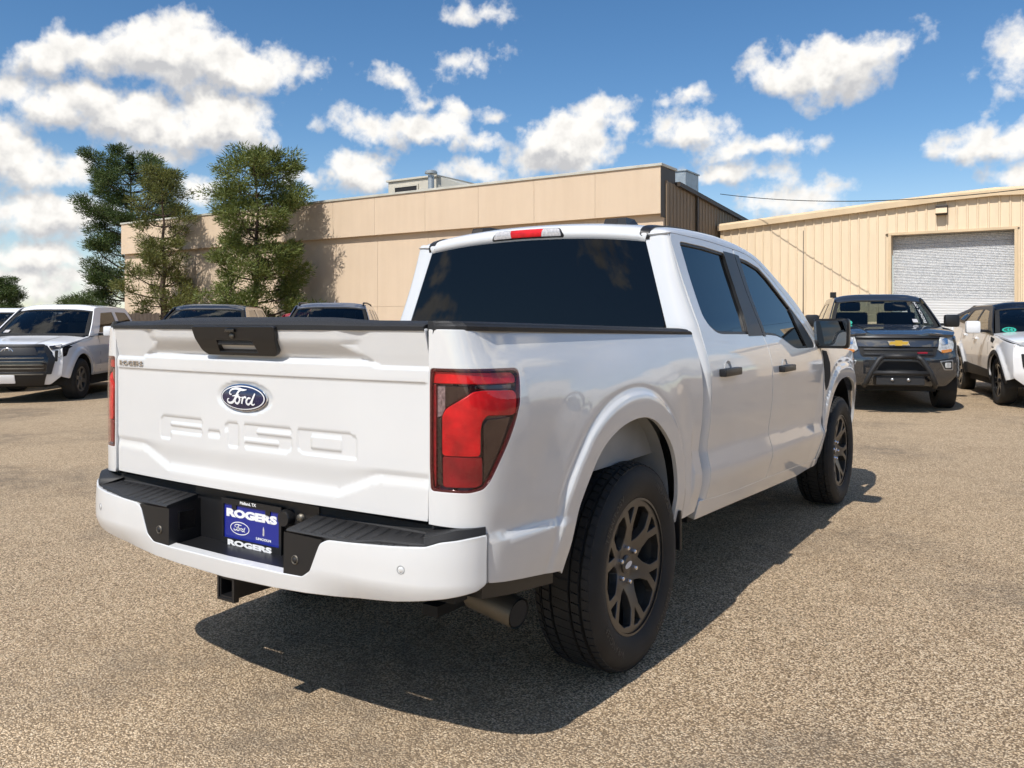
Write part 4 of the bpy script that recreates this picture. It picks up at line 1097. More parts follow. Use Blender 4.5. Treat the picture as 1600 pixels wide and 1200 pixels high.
def script_ford(parent, cx, cz, sc, depth, name, mat=None):
    """flowing handwritten 'Ford' drawn as raised strokes"""
    def mp(p):
        px, py = p; x = (px - 715) * .00072; z = -(py - (140 + (px - 547) * .0595) - 10) * .00047
        return cx + x * sc, cz + z * sc
    st = [([(752, 100), (725, 101), (700, 94), (668, 90), (640, 98), (626, 116), (630, 132), (644, 134)], [.3, 1, 1.1, 1, .9, .8, .7, .4]),
          ([(716, 100), (696, 112), (682, 140), (668, 172), (648, 194), (624, 198), (609, 186), (612, 170), (624, 166)], [.6, 1.1, 1.3, 1.3, 1.2, 1.0, .9, .7, .3]),
          ([(648, 146), (676, 143), (702, 138)], [.3, .8, .4]),
          ([(700, 150), (684, 153), (672, 172), (672, 192), (684, 203), (698, 194), (706, 172), (700, 152), (716, 158), (728, 152)], [.7, .9, 1.1, 1.1, 1, 1.0, 1.0, .8, .4, .3]),
          ([(730, 152), (726, 176), (719, 205)], [.7, 1.1, .9]), ([(725, 178), (734, 160), (746, 154), (754, 162)], [.4, .8, .9, .7]),
          ([(784, 164), (770, 161), (757, 176), (754, 196), (764, 209), (780, 200), (790, 180)], [.7, .9, 1.1, 1.1, 1.0, .9, .7]),
          ([(812, 128), (802, 156), (792, 186), (790, 206), (800, 212), (812, 204)], [.7, 1.0, 1.1, 1.0, .7, .3])]
    mb = MB()
    for pts, ws in st:
        P = smooth_poly([mp(p) for p in pts], 6); W = np.interp(np.linspace(0, len(ws) - 1, len(P)), range(len(ws)), ws) * .0038 * sc
        V = []; n = len(P)
        for i, p in enumerate(P):
            a = np.array(P[max(i - 1, 0)]); b = np.array(P[min(i + 1, n - 1)]); t = b - a; t /= np.hypot(*t) + 1e-9; q = np.array([-t[1], t[0]]) * W[i]
            for s in (-1, 1):
                x, z = p[0] + q[0] * s, p[1] + q[1] * s; V.append((x, depth(x, z) - .0004, z))
        mb.add(V, [(2 * i, 2 * i + 1, 2 * i + 3, 2 * i + 2) for i in range(n - 1)])
    return mb.build(name, mat or M_WHT, parent)
build_tailgate()

# rear bumper, plate, hitch -----------------------------------------
BUMP = np.array([(0, -1.245), (.25, -1.245), (.45, -1.243), (.62, -1.236), (.74, -1.222), (.83, -1.200), (.90, -1.166), (.945, -1.125), (.968, -1.085), (.978, -1.050)])
_bl = np.concatenate([[0], np.cumsum(np.hypot(*np.diff(BUMP, axis=0).T))])
_bx = pchip(list(zip(_bl, BUMP[:, 0]))); _by = pchip(list(zip(_bl, BUMP[:, 1])))
BL = float(_bl[-1])
def S_bump(s, z):
    a = np.abs(s); x = np.sign(s) * _bx(a); y = _by(a)
    inn = .045 * np.clip((.615 - z) / .10, 0, 1.2) ** 1.4 * np.interp(a, [0, .40, .62, 2], [.25, .35, 1, 1]) + .006 * np.clip((z - .66) / .09, 0, 1) ** 2
    return x * (1 - inn * .25), y + inn, z
def build_bumper():
    b = empty("rear_bumper"); b.parent = truck
    top = [(.395, .582), (.432, .606), (.476, .700), (.505, .713), (.70, .722), (.86, .730), (.905, .744), (1.0, .752), (1.08, .754), (BL, .752)]
    bot = [(BL, .612), (1.02, .598), (.92, .583), (.75, .560), (.52, .540), (.25, .526), (0, .520)]
    right = top + bot
    left = [(-x, z) for x, z in (top + bot[:-1])][::-1]
    outl = right + left[0:0]
    poly = [(-.30, .577), (0, .575), (.30, .577)] + top + bot[:-1] + [(0, .520)] + [(-x, z) for x, z in bot[:-1]][::-1] + [(-x, z) for x, z in top][::-1]
    poly = rounded(poly, .010, 3)
    w = panel("bumper_shell", [poly], S_bump, .016, M_WHITE, b, (0, -1, 0), .035, .004)
    # black centre: pocket, side cheeks, floor
    c = MB()
    c.box(-.33, .33, -1.105, -1.085, .575, .775)                       # back of pocket
    c.add([(-.33, -1.10, .590), (.33, -1.10, .590), (.36, -1.236, .578), (-.36, -1.236, .578)], [(0, 1, 2, 3)])
    for s in (-1, 1):
        V = [(s * .30, -1.10, .590), (s * .305, -1.238, .580), (s * .305, -1.236, .716), (s * .30, -1.10, .735),
             (s * .405, -1.2395, .582), (s * .44, -1.2395, .612), (s * .482, -1.238, .714)]
        c.add(V, [(0, 1, 2, 3), (1, 4, 5, 6, 2)] if s > 0 else [(3, 2, 1, 0), (2, 6, 5, 4, 1)])
    c.build("center_recess", M_PLAS2, b)
    MB().box(-.90, .90, -1.10, -1.04, .55, .775).build("bumper_beam", M_FRAME, b)
    # step pads
    def pad(s):
        V = []; F = []
        L = [.318, .40, .50, .60, .70, .80, .87]
        for x in L:
            yf = float(np.interp(x, BUMP[:, 0], BUMP[:, 1])) + .004
            V += [(x, yf + .014, .706), (x, yf + (.002 if x < .65 else .010), .722 if x < .65 else .735), (x, yf + (.006 if x < .65 else .016), .7265 if x < .65 else .739), (x, -1.105, .747), (x, -1.100, .752), (x, -1.075, .756), (x, -1.07, .70)]
        m = 7
        F = [(i * m + j, i * m + j + 1, (i + 1) * m + j + 1, (i + 1) * m + j) for i in range(len(L) - 1) for j in range(m - 1)] + [tuple(range(m))]
        o = mesh_obj("step_pad", V, F, M_PLAS, b)
        r = MB()
        for k in range(11):
            x = .35 + k * .047; yf = float(np.interp(x, BUMP[:, 0], BUMP[:, 1])) + .014
            r.add([(x, yf, .7275), (x + .026, yf, .7275), (x + .026, -1.115, .7465), (x, -1.115, .7465), (x + .004, yf + .004, .7315), (x + .022, yf + .004, .7315), (x + .022, -1.119, .7505), (x + .004, -1.119, .7505)],
                  [(4, 5, 6, 7), (0, 1, 5, 4), (1, 2, 6, 5), (2, 3, 7, 6), (3, 0, 4, 7)])
        r.build("tread_rib", M_PLAS, o)
        # rounded outer end of the pad
        e = MB(); pts = []
        for a in np.linspace(.855, BL - .004, 9): pts.append((float(_bx(a)), float(_by(a)) + .006))
        AA = np.linspace(.855, BL - .004, 9)
        low = [(x - .004, y + .004, float(np.interp(AA[i], [.855, .865, .905, 1.0, 1.08], [.735, .736, .750, .758, .760]))) for i, (x, y) in enumerate(pts)]; hi = [(x - .008, y + .008, .758 + .022 * min(1, i / 4)) for i, (x, y) in enumerate(pts)]
        inn = [(x * .95 - .012, min(y + .08, -1.03), .762 + .022 * min(1, i / 4)) for i, (x, y) in enumerate(pts)]
        n = len(pts)
        e.add(low + hi + inn, [(i, i + 1, n + i + 1, n + i) for i in range(n - 1)] + [(n + i, n + i + 1, 2 * n + i + 1, 2 * n + i) for i in range(n - 1)] + [(0, n, 2 * n)])
        oe = e.build("pad_end", M_PLAS, o, angle=40)
        if s < 0:
            q = mirror_x(o, b); bpy.data.objects.remove(o.children[0]); 
            for ch in list(o.children): bpy.data.objects.remove(ch)
            bpy.data.objects.remove(o)
    pad(1); pad(-1)
    # parking sensors
    def sensor(s, z, mat, ring, nm="parking_sensor"):
        x, y, _ = [float(q) for q in S_bump(np.array([s]), np.array([z]))]
        xa, ya, _ = [float(q) for q in S_bump(np.array([s + .01]), np.array([z]))]
        nx, ny = (ya - y), -(xa - x); l = math.hypot(nx, ny); nx /= l; ny /= l
        o = MB().lathe([(.001, .0012), (.0080, .0012), (.0088, .0), (.0088, -.01)], (x, y, z), (nx, ny, 0), 24).build(nm, mat, b, smooth=True)
        MB().lathe([(.0098, -.001), (.0108, .0010), (.0130, .0010), (.0138, -.004)], (x, y, z), (nx, ny, 0), 24).build("sensor_ring", ring, o, smooth=True)
    sensor(.785, .663, M_WHITE, M_INNER); sensor(-.785, .663, M_WHITE, M_INNER)
    def sens2(x):
        o = MB().lathe([(.001, .0035), (.0085, .0035), (.0095, .001), (.0095, -.01)], (x, -1.2395, .633), (0, -1, 0), 24).build("parking_sensor", M_PLAS, b, smooth=True)
        MB().lathe([(.0100, .0005), (.0120, .003), (.0150, .002), (.016, -.004)], (x, -1.2395, .633), (0, -1, 0), 24).build("sensor_ring", M_STEEL, o, smooth=True)
    sens2(.36); sens2(-.36)
    # trailer plug, cap and socket in the pocket
    MB().lathe([(.001, .03), (.026, .03), (.030, .024), (.030, 0)], (.185, -1.105, .722), (0, -1, 0), 24).build("trailer_socket", M_PLAS2, b, angle=40)
    MB().lathe([(.001, .012), (.012, .012), (.016, 0)], (.245, -1.105, .728), (0, -1, 0), 16).build("key_lock", M_STEEL, b, smooth=True)
    MB().box(-.3065, -.298, -1.20, -1.13, .63, .70, .004).build("lamp_pocket", M_GLOSSBLK, b)
    sk = MB().box(.92, .972, -1.045, -1.03, .61, .76).build("corner_filler", M_INNER, b); mirror_x(sk, b)
build_bumper()

def build_plate():
    p = empty("license_plate"); p.parent = truck
    y = -1.112
    MB().box(-.158, .158, y, y + .006, .592, .752, .003).build("plate_backing", M_PLAS2, p)
    f = MB()
    f.box(-.160, .160, y - .008, y - .0005, .7345, .7555); f.box(-.160, .160, y - .008, y - .0005, .585, .6115)
    f.box(-.160, -.1475, y - .0078, y - .0005, .6117, .7343); f.box(.1475, .160, y - .0078, y - .0005, .6117, .7343)
    for x in (-.09, .09): f.box(x - .012, x + .012, y - .0076, y - .0005, .718, .7343)
    f.build("plate_frame", M_PLAS2, p)
    pl = MB().box(-.1475, .1475, y - .0035, y - .0006, .6117, .7343).build("plate_face", M_PBLUE, p)
    def put(txt, size, x, z, width, bold, par, height=None, nm="plate_lettering", yy=y - .0042):
        V, F = text_mesh(txt, size, 0, .0004, bold, 1.0)
        w = V[:, 0].max() - V[:, 0].min(); h = V[:, 1].max() - V[:, 1].min()
        cx = (V[:, 0].max() + V[:, 0].min()) / 2; cy = (V[:, 1].max() + V[:, 1].min()) / 2
        X = (V[:, 0] - cx) * (width / w) + x; Z = (V[:, 1] - cy) * ((height / h) if height else width / w) + z
        return mesh_obj(nm, np.stack([X, yy - V[:, 2], Z], -1), F, M_WHT, par)
    put("ROGERS", .04, 0, .704, .270, .0026, pl, .030)
    put("LINCOLN", .012, .065, .629, .078, .0004, pl, .0085)
    put("ROGERS", .03, -.005, .5975, .236, .0018, p, .0205, "frame_lettering", y - .0088)
    put("Midland, TX", .014, -.012, .7455, .086, .0004, p, .0125, "frame_lettering", y - .0088)
    ring = MB(); n = 48
    V = []
    for k in range(n):
        a = 2 * math.pi * k / n
        for r1, r2 in ((.052, .0235), (.0485, .0205)): V.append((-.062 + r1 * math.cos(a), y - .0042, .652 + r2 * math.sin(a)))
    ring.add(V, [(2 * k, 2 * k + 1, (2 * k + 3) % (2 * n), (2 * k + 2) % (2 * n)) for k in range(n)]).build("plate_oval", M_WHT, pl)
    script_ford(pl, -.062, .652, .42, lambda x, z: y - .0040, "plate_script")
    st = MB()
    st.add([(.065 - .0045, y - .0042, .648), (.065 - .0035, y - .0042, .630 + .036), (.065, y - .0042, .676), (.065 + .0035, y - .0042, .666), (.065 + .0045, y - .0042, .648), (.065 + .003, y - .0042, .642), (.065 - .003, y - .0042, .642)], [(0, 1, 2, 3, 4, 5, 6)]).build("plate_star", M_CLEAR, pl)
build_plate()

def build_underbody():
    h = MB(); y0, y1 = -1.222, -.85
    for (x0, x1, z0, z1) in ((-.036, .036, .506, .513), (-.036, .036, .441, .448), (-.036, -.029, .4481, .5059), (.029, .036, .4481, .5059)):
        h.box(x0, x1, y0, y1, z0, z1)
    h.box(-.045, .045, -1.226, -1.205, .513, .522); h.box(-.045, .045, -1.226, -1.205, .432, .441); h.box(-.045, -.036, -1.226, -1.205, .4411, .5129); h.box(.036, .045, -1.226, -1.205, .4411, .5129)
    h.box(-.55, .55, -1.00, -.93, .47, .56)
    h.build("hitch_receiver", M_PLAS2, truck)
    for s in (-1, 1):
        MB().box(s * .52 - .05, s * .52 + .05, -1.0, 4.4, .50, .64).build("frame_rail", M_FRAME, truck)
    MB().box(-.92, .92, .70, 3.05, .44, .62).build("floor_pan", M_FRAME, truck)
    MB().box(-.80, .80, 3.05, 4.5, .42, .9).build("engine_bay", M_FRAME, truck)
    ax = MB().tube([(-.80, 0, .405), (.80, 0, .405)], .05, 14); ax.lathe([(.001, -.16), (.10, -.13), (.17, 0), (.10, .13), (.001, .16)], (0, 0, .405), (1, 0, 0), 20)
    ax.build("rear_axle", M_FRAME, truck, smooth=True)
    for s in (-1, 1):
        MB().box(s * .52 - .035, s * .52 + .035, -.75, .70, .34, .38).build("leaf_spring", M_FRAME, truck)
    # exhaust
    ex = MB()
    ex.tube([(.45, .9, .46), (.62, .55, .47), (.64, .0, .60), (.62, -.50, .55), (.64, -.68, .475), (.72, -.745, .455), (.91, -.765, .428)], [.04, .04, .04, .042, .05, .052, .052], 20, cap=False)
    ex.build("exhaust_pipe", M_STEEL, truck, smooth=True)
    MB().tube([(.74, -.747, .452), (.908, -.765, .4283)], .045, 20).build("exhaust_bore", M_FRAME, truck)
    MB().tube([(.42, .1, .45), (.42, 1.1, .45)], .12, 16).build("muffler", M_STEEL, truck, smooth=True)
    MB().box(-.35, .25, -.9, -.25, .42, .62, .04).build("spare_wheel", M_RUB, truck)
build_underbody()

# wheels ------------------------------------------------------------
def wheel_template():
    """outer face towards +X, centre at origin, parts: tyre (> tread_block mesh, lettering), rim (> lug_nut, cap), brake_disc"""
    root = empty("wheel")
    R, Wd, Ri = .413, .1385, .268
    prof = [(Ri - .012, .098), (Ri, .112), (.285, .124), (.315, .1355), (.345, .1385), (.372, .1335), (.388, .124), (.400, .113), (.4045, .100)]
    half = prof + [(.4065, .086), (.3985, .085), (.3985, .078), (.4085, .077), (.4095, .045), (.4005, .044), (.4005, .036), (.411, .035), (.4125, .0)]
    full = half + [(r, -h) for r, h in half[::-1][1:]]
    ty = MB().lathe(full, (0, 0, 0), (1, 0, 0), 96).build("tyre", M_RUB, root, angle=38)
    # tread blocks and shoulder lugs cut by cross grooves
    tb = MB(); n = 66
    bands = [(.090, .114, .4020, .4075, .0), (.0455, .0765, .4095, .4135, .4), (-.034, .034, .411, .4155, .15), (-.0765, -.0455, .4095, .4135, .6), (-.114, -.090, .4075, .4020, .2)]
    for k in range(n):
        for (a, b_, ra, rb, ph) in bands:
            if ra < .406: ra, rb = rb, ra
            th0 = (k + ph) * 2 * math.pi / n; dth = 2 * math.pi / n * .80; sk = .018 if abs(a + b_) > .02 else .03
            V = []
            o0 = .4085 if abs(a) < .09 and abs(b_) < .09 else .400
            for xx, rr, sh in ((a, ra if a > 0 or abs(a) < .09 else rb, 0), (b_, ra if b_ < .1 else rb, sk)):
                rtop = .4135 if abs(xx) < .085 else (.4105 if abs(xx) < .1 else .4025)
                for tt in (th0 + sh, th0 + dth + sh):
                    for r_ in (rtop - .012, rtop + .0012):
                        V.append((xx, -r_ * math.sin(tt), r_ * math.cos(tt)))
            tb.add(V, [(1, 3, 7, 5), (0, 1, 5, 4), (2, 6, 7, 3), (0, 2, 3, 1), (4, 5, 7, 6)])
    tb.build("tread_blocks", M_RUB, ty)
    # raised sidewall lettering
    def arc_text(txt, size, r0, a0, sgn=1):
        V, F = text_mesh(txt, size, 0, .0012, .0008, 1.15)
        th = a0 - V[:, 0] / r0; r = r0 + V[:, 1]
        x = np.interp(r, [.28, .315, .345, .372, .388], [.121, .1355, .1385, .1335, .124]) + .0006 + V[:, 2] * .7
        return np.stack([x, r * np.cos(th), r * np.sin(th)], -1), F
    ml = simple("sidewall_letter_rubber", (.028, .028, .028), .5)
    for txt, a0 in (("TERRITORY", math.radians(128)), ("WRANGLER", math.radians(38)), ("TERRITORY", math.radians(308)), ("WRANGLER", math.radians(218))):
        MB().add(*arc_text(txt, .036, .338, a0)).build("sidewall_lettering", ml, ty)
    # alloy rim: barrel and a face with twelve windows
    br = MB().lathe([(.262, .118), (.272, .117), (.2725, .108), (.255, .098), (.245, .07), (.238, -.10), (.262, -.115)], (0, 0, 0), (1, 0, 0), 72)
    rim = br.build("rim", M_RIM, root, angle=40)
    def pol(r, a): return (r * math.cos(a), r * math.sin(a))
    circ = [pol(.260, 2 * math.pi * k / 72) for k in range(72)]
    holes = []
    for k in range(6):
        a = math.pi / 2 + k * math.pi / 3
        d = math.radians
        # small triangle inside the Y, at the spoke's own angle
        holes.append(rounded([pol(.168, a), pol(.241, a - d(8.2)), pol(.245, a), pol(.241, a + d(8.2))], [.006, .008, .0, .008], 3))
        # big window between spokes
        c = a + math.pi / 6
        holes.append(rounded([pol(.090, c), pol(.123, c - d(15.5)), pol(.172, c - d(20.0)), pol(.238, c - d(14.6)), pol(.245, c), pol(.238, c + d(14.6)), pol(.172, c + d(20.0)), pol(.123, c + d(15.5))], [.008, .006, .004, .012, 0, .012, .004, .006], 3))
    dish = pchip([(0, .070), (.055, .070), (.075, .074), (.12, .088), (.18, .103), (.24, .110), (.27, .112)])
    def Srim(u, v):
        r = np.hypot(u, v); return dish(r), u, v
    face = panel("spoke_face", [circ] + holes, Srim, .011, M_RIM, rim, RX, .034, .003)
    for k in range(6):
        a = math.pi / 2 + k * math.pi / 3 + math.pi / 6 * 0
        y, z = pol(.070, a)
        MB().lathe([(.0, .016), (.007, .016), (.010, .012), (.0115, .0), (.0115, -.01)], (.076, y, z), (1, 0, 0), 6).build("lug_nut", M_CHROME, rim, angle=30)
    cap = MB().lathe([(.001, .012), (.030, .010), (.037, .004), (.038, -.01)], (.071, 0, 0), (1, 0, 0), 32).build("center_cap", M_RIM, rim, angle=35)
    n = 32
    def capel(a, b, x, nm, mt, par):
        return MB().add([(x, a * math.cos(2 * math.pi * k / n), b * math.sin(2 * math.pi * k / n)) for k in range(n)], [tuple(range(n))]).build(nm, mt, par)
    capel(.031, .0125, .0845, "cap_oval", M_WHT, cap)
    MB().lathe([(.001, .0), (.165, .0), (.165, -.025), (.001, -.025)], (.02, 0, 0), (1, 0, 0), 40).build("brake_disc", M_STEEL, root, angle=30)
    MB().box(-.02, .045, .09, .17, -.10, .10, .01).build("brake_caliper", M_FRAME, root)
    return root
WHEEL = wheel_template()
def place_wheels():
    first = True
    for x, y, flip, spin in ((.862, 0, False, .12), (-.862, 0, True, .7), (.858, 3.693, False, .32), (-.858, 3.693, True, 1.1)):
        w = WHEEL if first else copy_tree(WHEEL)
        w.parent = truck; w.location = (x, y, .4125)
        w.rotation_euler = (spin, 0, math.pi if flip else 0)
        if y > 2 and not flip: w.rotation_euler = (spin, 0, 0)
        first = False
place_wheels()

# cab ----------------------------------------------------------------
DOOR_TOP = pchip([(.70, 1.8375), (.88, 1.840), (1.17, 1.840), (1.67, 1.826), (1.80, 1.820), (1.938, 1.808), (2.103, 1.782), (2.25, 1.728), (2.438, 1.638), (2.586, 1.554), (2.711, 1.465), (2.815, 1.375), (2.90, 1.30), (2.98, 1.225)])
RAIL = pchip([(.74, 1.805), (.76, 1.822), (.80, 1.845), (.86, 1.857), (.98, 1.867), (1.18, 1.875), (1.5, 1.878), (1.756, 1.867), (1.953, 1.849), (2.148, 1.820), (2.291, 1.780), (2.442, 1.716), (2.589, 1.642), (2.720, 1.558), (2.816, 1.474), (2.90, 1.395), (3.05, 1.26)])
def S_glass(off): return lambda y, z: (SEC(z) - off, y, z)
ROOFP = [(.735, 1.838), (.724, 1.852), (.722, 1.872), (.736, 1.895), (.77, 1.914), (.83, 1.926), (.95, 1.936), (1.15, 1.945), (1.5, 1.948), (1.9, 1.933), (2.15, 1.903), (2.36, 1.858)]
_rl = np.concatenate([[0], np.cumsum(np.hypot(*np.diff(np.array(ROOFP), axis=0).T))])
_ry = pchip(list(zip(_rl, [p[0] for p in ROOFP]))); _rz = pchip(list(zip(_rl, [p[1] for p in ROOFP])))
def S_roof(off=0.0):
    def f(x, u):
        q = (x / .70) ** 2
        z = _rz(u) - .036 * q - .012 * q * q
        y = _ry(u) + .028 * q * np.clip(1 - u / .6, 0, 1)
        return x, y, z + off
    return f
def win_edge(z):  # rear glass edge on the right: (x, y)
    return np.interp(z, [.4, 1.374, 1.81, 1.87], [.812, .812, .678, .660]), np.interp(z, [.4, 1.374, 1.81, 1.87], [.705, .705, .757, .764])
def S_cpil(t, z):
    xw, yw = win_edge(z)
    xs = SEC(z) + strip(np.full_like(z, .76), z)
    p1x, p1y = xs - .006, yw - .002
    x = (1 - t) ** 2 * xw + 2 * t * (1 - t) * p1x + t * t * xs
    y = (1 - t) ** 2 * yw + 2 * t * (1 - t) * p1y + t * t * .783
    return x, y, z
def build_cab():
    # C pillar / cab corner
    zt = 1.868
    out = [(0, .48), (1, .48), (1, 1.20), (1, 1.838), (.9, 1.846), (.5, 1.852), (.15, 1.846), (.0, 1.825), (0, 1.374)]
    cp = panel("cab_corner", [out], lambda t, z: S_cpil(t, z), .02, M_WHITE, truck, (1, -1, 0), .02, .002, grid=.03)
    mirror_x(cp, truck)
    # roof rail above the doors, down the A pillar
    def S_rail(y, t):
        zu = RAIL(y) + .022; zl = np.minimum(DOOR_TOP(y) + .004, zu - .008)
        x0 = SEC(zl) + .001; x2 = x0 - .098; x1 = x0 - .012; z1 = zu - .004
        return (1 - t) ** 2 * x0 + 2 * t * (1 - t) * x1 + t * t * x2, y, (1 - t) ** 2 * zl + 2 * t * (1 - t) * z1 + t * t * zu
    rl = panel("roof_rail", [[(.766, 0), (2.95, 0), (2.95, 1), (.748, 1)]], S_rail, .04, M_WHITE, truck, (1, 0, 1), .01, .001, grid=.05)
    mirror_x(rl, truck)
    u1 = float(_rl[-1])
    roof = panel("roof", [[(-.672, .0), (.672, .0), (.690, .06), (.694, .2), (.694, u1), (-.694, u1), (-.694, .2), (-.690, .06)]], S_roof(), .03, M_WHITE, truck, (0, -.3, 1), .02, .003)
    # black ditch mouldings
    for s in (-1, 1):
        x0, x1 = sorted((s * .652, s * .698))
        panel("roof_molding", [[(x0, .012), (x1, .02), (x1, u1 - .1), (x0, u1 - .1)]], S_roof(.006), .03, M_PLAS2, truck, (0, -.3, 1), .012, .003)
    # two small black pods on the roof
    for s in (-1, 1):
        zr = float(S_roof()(np.array([s * .435]), np.array([.28]))[2][0])
        p = MB(); x = s * .435; y = .95
        p.add([(x - .070, y - .05, zr - .015), (x + .070, y - .05, zr - .015), (x + .070, y + .12, zr - .01), (x - .070, y + .12, zr - .01),
               (x - .060, y - .038, zr + .028), (x + .060, y - .038, zr + .028), (x + .050, y + .09, zr + .030), (x - .050, y + .09, zr + .030)],
              [(4, 5, 6, 7), (0, 1, 5, 4), (1, 2, 6, 5), (2, 3, 7, 6), (3, 0, 4, 7)])
        o = p.build("roof_pod", M_PLAS2, truck)
        MB().add([(x - .060, y - .0485, zr - .002), (x + .012, y - .0485, zr - .002), (x + .012, y - .0410, zr + .022), (x - .054, y - .0410, zr + .022)], [(0, 1, 2, 3)]).build("pod_lens", M_SMOKE, o)
    # rear glass
    def S_rg(off):
        def f(x, z):
            xw, yw = win_edge(z); q = (x / np.maximum(xw, .1)) ** 2
            return x, yw - .028 * (1 - q) + off, z
        return f
    rg = panel("rear_window", [rounded([(-.806, 1.365), (.806, 1.365), (.681, 1.802), (.40, 1.830), (0, 1.838), (-.40, 1.830), (-.681, 1.802)], [.03, .03, .03, .1, .1, .1, .03], 5)], S_rg(.002), .03, M_RGLASS, truck, (0, -1, 0), .008, .001)
    panel("window_gasket", [[(-.825, 1.30), (.825, 1.30), (.812, 1.374), (.690, 1.81), (.40, 1.842), (0, 1.85), (-.40, 1.842), (-.690, 1.81), (-.812, 1.374)]], S_rg(.010), .03, M_FRAME, rg, (0, -1, 0), 0)
    MB().box(-.86, .86, .715, .735, .60, 1.34).build("cab_back_wall", M_WHITE, truck)
    # third brake lamp
    def S_tl(off):
        def f(x, v):
            u = .010 + v; X, Y, Z = S_roof()(x, u); return X, Y - off, Z + off * .25
        return f
    lamp = [(-.222, .0), (.222, .0), (.226, .010), (.205, .048), (.19, .056), (-.19, .056), (-.205, .048), (-.226, .010)]
    th = panel("high_brake_lamp", [rounded(lamp, .006, 3)], S_tl(.004), .02, M_PLAS2, truck, (0, -1, .3), .01, .002)
    panel("clear_lens", [[(-.212, .007), (-.096, .007), (-.104, .050), (-.186, .050), (-.200, .044)]], S_tl(.011), .012, M_CLEAR, th, (0, -1, .3), .008, .003)
    panel("clear_lens", [[(.096, .007), (.212, .007), (.200, .044), (.186, .050), (.104, .050)]], S_tl(.011), .012, M_CLEAR, th, (0, -1, .3), .008, .003)
    panel("red_lens", [[(-.093, .007), (.093, .007), (.101, .050), (-.101, .050)]], S_tl(.012), .012, M_RED, th, (0, -1, .3), .008, .003)
    # dark cabin behind the glass
    MB().box(-.74, .74, .80, 2.60, .62, 1.30).build("cabin_floor", M_SEAT, truck)
    for y in (1.15, 2.05):
        for x in (-.42, .42):
            s = MB(); s.box(x - .26, x + .26, y - .08, y + .10, 1.10, 1.50, .05); s.box(x - .14, x + .14, y - .05, y + .07, 1.52, 1.70, .04); s.build("seat", M_SEAT, truck)
build_cab()

